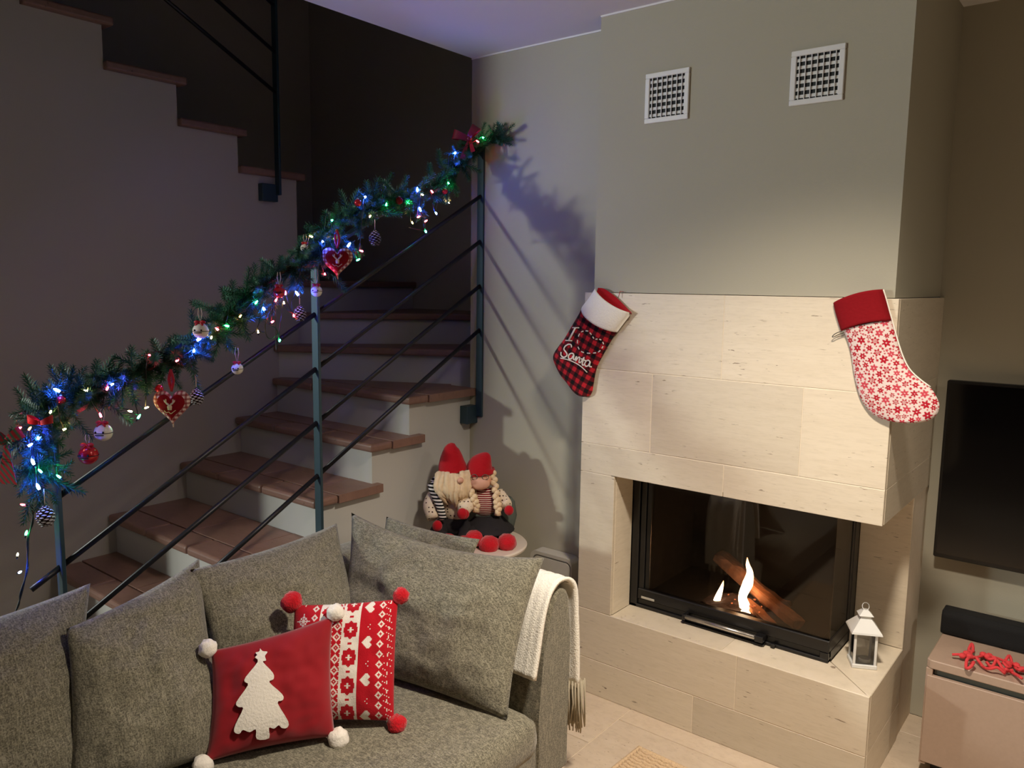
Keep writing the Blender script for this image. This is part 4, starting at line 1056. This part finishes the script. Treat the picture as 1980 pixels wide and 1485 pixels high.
# ================================================================== RUG (corner in view)
rg = empty('jute_rug', (-0.6, 1.2, 0), 'woven tan jute rug on the stone floor before the fireplace', 'rug')
r0_, r1_, r2_ = at_z(1236, 1452, 0), at_z(1200, 1487, 0), at_z(1312, 1487, 0)
ru = (r2_-r0_).normalized(); rv = Vector((ru.y, -ru.x, 0))
if rv.dot(r1_-r0_) < 0: rv = -rv
rugs = []
for k in range(70):
    p = r0_+rv*(0.009+0.018*k); n = 60
    pts = [p+ru*(1.1*i/n)+Vector((0, 0, 0.008+0.002*(i % 2)))+rv*0.002*((-1)**i) for i in range(n+1)]
    rugs.append(tube(pts, 0.0088, 6))
for k in range(0): pass
part('weave', join(*rugs), M_JUTE, rg, True, kind='stuff')
part('border', tube([r0_+Vector((0, 0, 0.009))+rv*1.26, r0_+Vector((0, 0, 0.009)), r0_+ru*1.1+Vector((0, 0, 0.009))], 0.010, 8), M_JUTE, rg, True)

# ================================================================== FIR GARLAND ON THE HANDRAIL
fl_px = {'b': [(880, 296), (807, 366), (706, 381), (812, 404), (843, 412), (675, 473), (624, 467), (574, 567), (510, 597), (386, 655), (375, 678), (109, 754), (217, 743), (74, 846), (59, 860), (63, 892), (73, 940), (39, 1106)],
 'r': [(923, 273), (835, 370), (810, 419), (824, 427), (698, 485), (628, 530), (552, 566), (534, 580), (568, 610), (527, 622), (419, 636), (343, 697), (290, 687), (208, 750), (194, 802), (37, 828), (44, 976)],
 'g': [(934, 266), (867, 354), (747, 395), (790, 393), (823, 447), (642, 426), (693, 502), (496, 584), (541, 658), (438, 630), (269, 805), (77, 910), (113, 921), (51, 1030)],
 'w': [(816, 376), (868, 392), (716, 418), (648, 460), (601, 457), (797, 430), (549, 585), (499, 641), (409, 652), (166, 755), (98, 796), (284, 788), (251, 795), (125, 830), (34, 1072)],
 'o': [(465, 611), (58, 828)]}
XG = -2.290
gpx = [(966, 266), (940, 272), (905, 296), (868, 340), (830, 368), (780, 386), (730, 396), (690, 412), (650, 440), (615, 478), (570, 512), (530, 536), (490, 566), (455, 600), (420, 632), (380, 660), (330, 694), (285, 716), (235, 738), (185, 752), (135, 764), (98, 786), (78, 824), (70, 868), (74, 912), (84, 950)]
def on_garland(x, y, v):
    p = at_x(x, y, v)
    return at_y(x, y, 2.635) if p.y > 2.635 else p      # the end curls along the wall instead of into it
GP = [on_garland(x, y, XG) for x, y in gpx]
GC = crom(GP, 6)
gar = empty('fir_garland', (XR, 1.78, 1.70), 'long green artificial fir garland wound along the stair handrail', 'garland')
part('stem', tube(GC, 0.007, 8), M_TWIG, gar, True)
def twig_mesh(name, length, nn, nl, droop, seed):
    rnd = random.Random(seed); V, F = [], []
    path = [Vector((0, 0, 0)), Vector((0.004, 0, length*0.5)), Vector((droop, 0, length))]
    pc = crom(path, 8); g = tube(pc, 0.0016, 4); V += g[0]; F += g[1]
    for k in range(nn):
        t = 0.08+0.92*k/(nn-1); i = min(int(t*(len(pc)-1)), len(pc)-2); f = t*(len(pc)-1)-i
        p = pc[i].lerp(pc[i+1], f); d = (pc[i+1]-pc[i]).normalized(); a = k*2.39996
        o_ = d.orthogonal().normalized(); o_ = Matrix.Rotation(a, 3, d) @ o_
        l = nl*rnd.uniform(0.75, 1.1)*(1-0.35*max(0, t-0.75)/0.25)
        q = p+(o_*0.80+d*0.60).normalized()*l; s_ = d.cross(o_)*0.0017
        n0 = len(V); m_ = p.lerp(q, 0.45); V += [p, m_+s_, q, m_-s_, m_+o_*0.0007]; F += [(n0, n0+1, n0+2, n0+3)]
    return mesh(name, (V, F), [M_NEEDLE], False)
TW = [twig_mesh('twig', 0.10, 90, 0.024, 0.012, 1), twig_mesh('twig', 0.085, 80, 0.023, -0.015, 2), twig_mesh('twig', 0.115, 100, 0.025, 0.020, 3), twig_mesh('twig', 0.075, 70, 0.022, 0.005, 4)]
rnd = random.Random(44); NTW = 270
for k in range(NTW):
    t = (k+0.5)/NTW*(len(GC)-2); i = int(t); p = GC[i].lerp(GC[i+1], t-i); d = (GC[i+1]-GC[i]).normalized()
    a = rnd.uniform(0, 2*math.pi); o_ = Matrix.Rotation(a, 3, d) @ d.orthogonal().normalized()
    if o_.x < -0.3: o_.x *= -0.4
    if p.y > 2.58: o_.y = -abs(o_.y)
    along = rnd.choice((1, 1, -1)); end = min(k, NTW-k)/NTW
    rad = 0.95 if rnd.random() < 0.55 else 0.6
    if k < 16: o_ *= 0.5
    v = (o_*rad+d*along*rnd.uniform(0.5, 1.0)).normalized()
    if rnd.random() < 0.12: v = (v+Vector((0, 0, 0.9))).normalized()
    q = v.to_track_quat('Z', 'Y')
    o = inst('twig', TW[k % 4], gar, p-gar.location, q.to_euler(), (rnd.uniform(0.80, 1.15),)*3)
fill = []
for k in range(420):
    t = rnd.uniform(2, len(GC)-2.01); i = int(t); p = GC[i].lerp(GC[i+1], t-i); d = (GC[i+1]-GC[i]).normalized()
    o_ = Matrix.Rotation(rnd.uniform(0, 6.28), 3, d) @ d.orthogonal().normalized()
    v = (o_*rnd.uniform(0.3, 0.9)+d*rnd.choice((1, -1))).normalized()
    m_ = Matrix.Translation(p) @ v.to_track_quat('Z', 'Y').to_matrix().to_4x4() @ Matrix.Scale(rnd.uniform(0.6, 0.9), 4)
    src = TW[k % 4]; fill.append(([m_ @ q.co for q in src.vertices], [tuple(f.vertices) for f in src.polygons]))
for c_, L_ in fl_px.items():
    for (x, y) in L_:
        if y > 955 or (y > 0.62*(1000-x)+262+40): continue
        for q_ in range(4 if c_ == 'b' else 2):
            v = Vector((rnd.uniform(-.4, .6), rnd.uniform(-1, 1), rnd.uniform(-1, 1))).normalized()
            m_ = Matrix.Translation(on_garland(x, y, XG+0.035)-v*0.03) @ v.to_track_quat('Z', 'Y').to_matrix().to_4x4() @ Matrix.Scale(rnd.uniform(0.55, 0.8), 4)
            src = TW[q_ % 4]; fill.append(([m_ @ q.co for q in src.vertices], [tuple(f.vertices) for f in src.polygons]))
part('needle_filling', join(*fill), M_NEEDLE, gar, kind='stuff')
# sprigs that stand out in the outline
for (x0, y0, x1, y1) in ((925, 272, 965, 268), (858, 330, 840, 292), (838, 350, 822, 318), (720, 390, 700, 352), (745, 385, 748, 335), (655, 430, 640, 395), (600, 470, 590, 440), (495, 560, 483, 512), (455, 590, 440, 545), (420, 600, 365, 585), (260, 730, 243, 672), (190, 745, 175, 698), (120, 760, 108, 705), (85, 790, 40, 728), (80, 800, 32, 775), (150, 755, 148, 712), (330, 690, 322, 664), (210, 780, 255, 818), (140, 800, 178, 850), (430, 650, 458, 680), (395, 690, 410, 700), (370, 700, 376, 760), (330, 720, 345, 752), (640, 530, 672, 562), (60, 900, 22, 935), (60, 830, 15, 832)):
    a, b = on_garland(x0, y0, XG+0.02), on_garland(x1, y1, XG+0.035); v = (b-a); q = v.normalized().to_track_quat('Z', 'Y')
    inst('twig', TW[2], gar, a-gar.location, q.to_euler(), (1, 1, v.length/0.115*1.02))

# ------------------------------------------------------------------ fairy lights
fl = empty('fairy_lights', (XR, 1.78, 1.66), 'string of coloured fairy lights wound through the fir garland', 'lights')
bulb_g = join(lathe([(0.0005, -0.012), (0.0032, -0.010), (0.0040, -0.004), (0.0036, 0.002), (0.0020, 0.007), (0.0004, 0.009)], 10))
BM = {k: mesh('bulb', bulb_g, m, True) for k, m in BULB.items()}
sock = mesh('socket', lathe([(0.0030, -0.022), (0.0034, -0.010)], 8), M_CABLE, True)
big = {(880, 296), (807, 366), (706, 381), (812, 404), (574, 567), (510, 597), (386, 655), (109, 754), (63, 892), (73, 940), (823, 447), (74, 846), (675, 473)}
allb = []
for c, L in fl_px.items():
    for (x, y) in L:
        xo = XG+0.045 if y < 950 else XR-0.03
        p = on_garland(x, y, xo+rnd.uniform(0, 0.02)); allb.append((x, y, p))
        s = 0.95 if (x, y) in big else (0.72 if c in 'bgr' else 0.62)
        b_ = inst('bulb', BM[c], fl, p-fl.location, (rnd.uniform(-1.2, 1.2), rnd.uniform(-1.2, 1.2), 0), (s, s, s))
        inst('socket', sock, b_)
cab = []
gl_b = sorted([b for b in allb if b[1] < 950], key=lambda b: -b[2].y)
for x, y, p in gl_b:
    cab.append(p+Vector((-0.008, 0, 0.004)))
    if len(cab) % 3 == 0: cab.append(p+Vector((-0.05, rnd.uniform(-.02, .02), rnd.uniform(-.04, .03))))
part('cable', tube(cab, 0.0016, 5, 3), M_CABLE, fl, True)
hang = [at_x(x, y, XR-0.03) for x, y in ((76, 945), (68, 955), (63, 977), (64, 995), (61, 1014), (55, 1040), (54, 1070), (51, 1103), (46, 1130), (41, 1150), (34, 1172), (26, 1192))]
part('cable', tube(hang, 0.0022, 5, 4), M_CABLE, fl, True)
part('cable', tube([p+Vector((0, 0.004*math.sin(i*2.0), 0.003)) for i, p in enumerate(hang)], 0.0018, 5, 4), M_CABLE, fl, True)
for lp in ([(545, 575), (556, 600), (572, 604), (590, 602)], [(525, 595), (514, 622), (514, 645), (522, 655), (534, 648), (536, 640), (530, 632), (516, 625)], [(536, 640), (541, 658)], [(790, 440), (806, 444), (822, 446)], [(499, 641), (512, 643)]):
    part('cable', tube([at_x(x, y, XG+0.05) for x, y in lp], 0.0017, 5, 4), M_CABLE, fl, True)

# ------------------------------------------------------------------ ornaments
def hang_cord(t, w_=0.006, h=0.05, z0=0.02, mat=None, r=0.0009):
    for s in (-1, 1):
        me = mesh('cord', tube([(0, 0, z0), (s*w_, 0, z0+h*0.6), (s*w_*0.6, 0, z0+h)], r, 5), mat or M_CORD, True)
        inst('cord', me, t)
def new_root(name, loc, label, cat, group, rz=YAW):
    e = empty(name, loc, label, cat, group); e.rotation_euler = (0, 0, rz); return e
BELL = mesh('shell', ball((0, 0, 0), 0.021, 20, 14), M_BELLWHITE, True); BELLR = mesh('shell', ball((0, 0, 0), 0.021, 20, 14), M_BELLRED, True)
def slot_geo(): return join(tube([Vector((0.0211*math.sin(a), -0.0211*math.cos(a)*math.cos(0), -0.004)) for a in [(-0.5+0.1*i) for i in range(11)]], 0.0013, 5), ball((-0.009, -0.0188, 0.003), 0.0026, 8, 6), ball((0.009, -0.0188, 0.003), 0.0026, 8, 6))
SLOT = mesh('slot', slot_geo(), M_BELLSLOT, True)
BAND = mesh('band', tube([Vector((0.0213*math.cos(a*math.pi/12), 0.0213*math.sin(a*math.pi/12), 0.0)) for a in range(25)], 0.0008, 5), M_BELLSLOT, True)
CAPM = mesh('ribbon_bow', join(ball((-0.008, -0.004, 0.024), (0.008, 0.004, 0.005), 10, 6), ball((0.008, -0.004, 0.024), (0.008, 0.004, 0.005), 10, 6), tube([(0, -.005, .024), (-.010, -.012, .016)], .0025, 6), tube([(0, -.005, .024), (.011, -.012, .017)], .0025, 6)), M_RIBBON, True)
def bell(px, py, s, red, label, ch=0.05, xo=0.07):
    t = new_root('jingle_bell', at_x(px, py, XG+xo), label, 'bell', 'jingle bells on the garland')
    for nm, m in (('shell', BELLR if red else BELL), ('slot', SLOT), ('band', BAND), ('ribbon_bow', CAPM)): inst(nm, m, t, scale=(s, s, s))
    hang_cord(t, 0.006, ch, 0.022*s)
bell(388, 640, 1.12, False, 'white jingle bell with red bow in the middle of the garland', 0.045)
bell(459, 713, 0.86, False, 'white jingle bell hanging against the top railing bar')
bell(612, 563, 0.92, False, 'white jingle bell hanging at the top of the middle railing post', 0.055)
bell(200, 836, 1.15, False, 'white striped jingle bell low at the left of the garland', 0.04)
bell(171, 880, 1.22, True, 'glossy red jingle bell hanging lowest at the left of the garland', 0.03)
bell(540, 565, 0.90, True, 'small red jingle bell left of the middle railing post', 0.045)
bell(590, 480, 0.75, False, 'pale jingle bell half hidden behind the upper heart ornament', 0.03, 0.03)
# hearts
def heart_pts(w, n=40):
    out = []
    for i in range(n):
        t = 2*math.pi*i/n; x = 16*math.sin(t)**3; z = 13*math.cos(t)-5*math.cos(2*t)-2*math.cos(3*t)-math.cos(4*t); out.append((x*w/32, z*w/30))
    return out
def pad(pts, T, y0, rings=6):
    c = Vector((0, 0, -0.004)); V, F = [], []; n = len(pts)
    for s in (-1, 1):
        for r in range(rings+1):
            f = 1-r/rings
            for x, z in pts: V.append(Vector((c.x+(x-c.x)*f, y0+s*T*0.5*(1-f*f)**0.5, c.z+(z-c.z)*f)))
    m = (rings+1)*n
    for s in (0, 1):
        for r in range(rings):
            for k in range(n): a = s*m+r*n+k; b = s*m+r*n+(k+1) % n; F.append((a, b, b+n, a+n))
    return V, F
t_ = NT('plaid_cloth'); v_ = t_.coords(rand=False)
w1 = t_.node('ShaderNodeTexWave', bands_direction='X'); w2 = t_.node('ShaderNodeTexWave', bands_direction='Z')
for q in (w1, w2): q.inputs['Scale'].default_value = 26; t_.link(v_, q.inputs['Vector'])
c_ = t_.mix(t_.ramp(w1.outputs['Fac'], [(0.55, (0, 0, 0)), (0.6, (0.75, 0.75, 0.75))]), lin(222, 196, 186), lin(130, 30, 40))
t_.base(t_.mix(t_.ramp(w2.outputs['Fac'], [(0.55, (0, 0, 0)), (0.6, (0.75, 0.75, 0.75))]), c_, lin(130, 30, 40))); t_.set(0.9, spec=0.1); M_PLAID = t_.m
H_OUT = mesh('plaid_heart', pad(heart_pts(0.108), 0.030, 0), M_PLAID, True); H_IN = mesh('felt_heart', pad(heart_pts(0.088), 0.026, -0.006), M_DKREDFELT, True)
def stag():
    yy = -0.0205; T = lambda pts, r: tube([Vector((x, yy, z)) for x, z in pts], r, 6, 3, flat=0.5, up=(0, -1, 0))
    return join(T([(0, -.012), (0, -.002), (0, .004)], [.006, .0075, .004]), T([(-.003, .004), (-.010, .010), (-.010, .020)], [.003, .0026, .0016]), T([(.003, .004), (.010, .010), (.010, .020)], [.003, .0026, .0016]),
                T([(-.009, .009), (-.014, .013), (-.015, .018)], [.002, .0018, .0012]), T([(.009, .009), (.014, .013), (.015, .018)], [.002, .0018, .0012]))
STAG = mesh('stag_motif', stag(), M_CREAM, True)
SCR = mesh('stitched_scroll', tube([Vector((x, -0.0185, z)) for x, z in ((-.017, -.014), (-.010, -.020), (-.004, -.018), (.002, -.023), (.008, -.019), (.016, -.013))], 0.0011, 5, 4), M_CREAM, True)
RIB = mesh('ribbon', join(tube([(0, 0, 0.040), (-.006, 0, .075), (0, 0, .105)], [.004, .005, .004], 6, 3, flat=.3, up=(0, -1, 0)), tube([(0, -.003, 0.040), (.007, -.003, .072), (0, 0, .105)], [.004, .005, .004], 6, 3, flat=.3, up=(0, -1, 0))), M_RIBBON, True)
TAG = mesh('tassel', tube([(0.0, 0, -0.052), (0.001, 0, -0.066)], [0.0025, 0.0018], 6), M_CREAM, True)
for (x, y, lab, rz) in ((333, 783, 'padded red heart with cream stag at the lower left of the garland', 0.15), (652, 503, 'padded red heart with cream stag on the upper part of the garland', 0.35)):
    t = new_root('heart_ornament', at_x(x, y, XG+0.085), lab, 'ornament', 'heart ornaments on the garland', YAW+rz-0.1)
    for nm, m in (('plaid_heart', H_OUT), ('felt_heart', H_IN), ('stag_motif', STAG), ('stitched_scroll', SCR), ('ribbon', RIB), ('tassel', TAG)): inst(nm, m, t)
# pine cones
def cone_geo(seed):
    V, F, V2, F2 = [], [], [], []
    for k in range(64):
        t = k/63; a = k*2.39996; r = 0.0185*math.sin(math.pi*min(1, 0.12+0.88*t))**0.8+0.002; z = -0.026+0.052*t
        d = Vector((math.cos(a), math.sin(a), 0)); s_ = Vector((-d.y, d.x, 0)); n0 = len(V); wv = 0.0048*(0.5+r/0.02)
        p0 = d*r*0.35+Vector((0, 0, z+0.002)); p1 = d*r+Vector((0, 0, z-0.003))
        V += [p0-s_*wv*.5, p0+s_*wv*.5, p1+s_*wv, p1+d*.002, p1-s_*wv, p0+Vector((0, 0, .003)), p1+Vector((0, 0, .002))]
        F += [(n0, n0+1, n0+2, n0+3, n0+4), (n0+5, n0+4, n0+6), (n0+5, n0+6, n0+2), (n0+6, n0+4, n0+3), (n0+2, n0+6, n0+3)]
        n1 = len(V2); q = p1+Vector((0, 0, .0022)); V2 += [q-s_*wv*.9, q+s_*wv*.9, q+d*.0026-Vector((0, 0, .001)), q-d*.003+Vector((0, 0, .002))]; F2 += [(n1, n1+2, n1+1), (n1, n1+1, n1+3)]
    return (V, F), (V2, F2)
CG1, CG2 = cone_geo(1); coreg = ball((0, 0, 0), (0.010, 0.010, 0.024), 10, 8)
CM, CS = mesh('scales', join(CG1, coreg), M_CONE, False), mesh('snowy_tips', CG2, M_SNOW, False)
for (x, y, s, lab) in ((725, 459, 1.05, 'pine cone with frosted tips hanging below the upper garland'), (580, 605, 1.0, 'pine cone hanging left of the middle railing post'), (380, 766, 0.95, 'pine cone beside the lower heart ornament'), (88, 996, 1.05, 'whitest pine cone hanging at the left railing post')):
    t = new_root('pine_cone', at_x(x, y, XG+0.065), lab, 'pine cone', 'pine cones on the garland', rnd.uniform(0, 3))
    inst('scales', CM, t, scale=(s,)*3); sn = inst('snowy_tips', CS, t, scale=(s,)*3); sn['kind'] = 'stuff'; hang_cord(t, 0.002, 0.045, 0.026)
# red baubles and berries
def bauble(x, y, r, lab, mat=M_BELLRED, xo=0.05):
    t = new_root('red_bauble', at_x(x, y, XG+xo), lab, 'ornament', 'red baubles in the garland')
    inst('ball', mesh('ball', ball((0, 0, 0), r, 16, 12), mat, True), t); inst('cap', mesh('cap', lathe([(r*.28, r*.93), (r*.28, r*1.16), (0.0005, r*1.2)], 10), M_CREAM), t)
bauble(692, 392, 0.013, 'small red bauble beside a blue light on the upper garland')
bauble(772, 388, 0.014, 'dark red bauble between blue and green lights near the garland top', M_DKREDFELT)
bauble(118, 774, 0.012, 'small dark red bauble under the blue light at the garland left end')
bauble(308, 752, 0.012, 'small red bauble just left of the lower heart ribbon')
bauble(860, 370, 0.012, 'red bauble near the green light at the top of the garland')
# ribbons
def loop(c, ax, up_, L, w_, mat, name, parent):
    c, ax, up_ = Vector(c), Vector(ax).normalized(), Vector(up_).normalized(); nrm_ = ax.cross(up_); pts = []
    for i in range(13):
        t = 2*math.pi*i/12; pts.append(c+ax*L*0.5*(1-math.cos(t))+nrm_*L*0.28*math.sin(t))
    V, F = [], []
    for p in pts: f = (p-c).length/L; V += [p-up_*w_*(0.35+0.65*f), p+up_*w_*(0.35+0.65*f)]
    F = [(2*i, 2*i+1, 2*i+3, 2*i+2) for i in range(12)]
    V2 = [v+nrm_*0.0008 for v in V]; n = len(V)
    return part(name, (V+V2, F+[tuple(k+n for k in f[::-1]) for f in F]), mat, parent, True)
bw = at_x(905, 268, XG+0.03)
bow = empty('ribbon_bow', bw, 'dark wine-red ribbon bow at the very top of the garland', 'bow')
rt = cr.copy(); rt.z = 0; rt.normalize(); UPV = Vector((0, 0, 1))
loop(bw, rt*-0.9+UPV*0.25, UPV*0.9+rt*0.25, 0.065, 0.020, M_WINE, 'bow_loop', bow)
loop(bw, rt*0.55+UPV*0.75, rt*0.8-UPV*0.5, 0.062, 0.020, M_WINE, 'bow_loop', bow)
part('knot', ball(bw+rt*0.004, (0.012, 0.012, 0.012), 12, 8), M_WINE, bow, True)
part('bow_tail', prism([bw, bw+rt*0.006, bw+rt*-0.012-UPV*0.085, bw-rt*0.034-UPV*0.080], cr.cross(cu)*0.001), M_WINE, bow)
part('bow_tail', prism([bw+rt*.002, bw+rt*0.012, bw+rt*0.030-UPV*0.05, bw+rt*0.012-UPV*0.058], cr.cross(cu)*0.001), M_RIBBON, bow)
lb = at_x(12, 856, XG+0.05)
bow2 = empty('ribbon_bow', lb, 'red striped ribbon bow at the left end of the garland', 'bow')
M_STRIPERIB = striped('striped_ribbon', lin(196, 60, 70), lin(90, 120, 100), 30, 'DIAGONAL', 0.6)
loop(lb, rt*-0.8+UPV*0.4, UPV*0.9+rt*0.4, 0.055, 0.016, M_STRIPERIB, 'bow_loop', bow2); loop(lb, rt*0.7+UPV*0.5, UPV*0.8-rt*0.5, 0.050, 0.016, M_STRIPERIB, 'bow_loop', bow2)
part('knot', ball(lb, (0.010, 0.010, 0.010), 10, 8), M_RIBBON, bow2, True)
for dx in (-0.5, 0.35): part('bow_tail', prism([lb-rt*0.004, lb+rt*0.004, lb+rt*(0.010+0.03*dx)-UPV*0.11, lb+rt*(-0.014+0.03*dx)-UPV*0.105], cr.cross(cu)*0.001), M_STRIPERIB, bow2)
lb = at_x(78, 818, XG+0.075)
bow3 = empty('ribbon_bow', lb, 'small red gauze bow above the bulbs at the left of the garland', 'bow')
loop(lb, rt*-0.9+UPV*0.3, UPV, 0.035, 0.011, M_RIBBON, 'bow_loop', bow3); loop(lb, rt*0.9+UPV*0.3, UPV, 0.035, 0.011, M_RIBBON, 'bow_loop', bow3)
part('knot', ball(lb, (0.007, 0.007, 0.007), 10, 8), M_RIBBON, bow3, True)
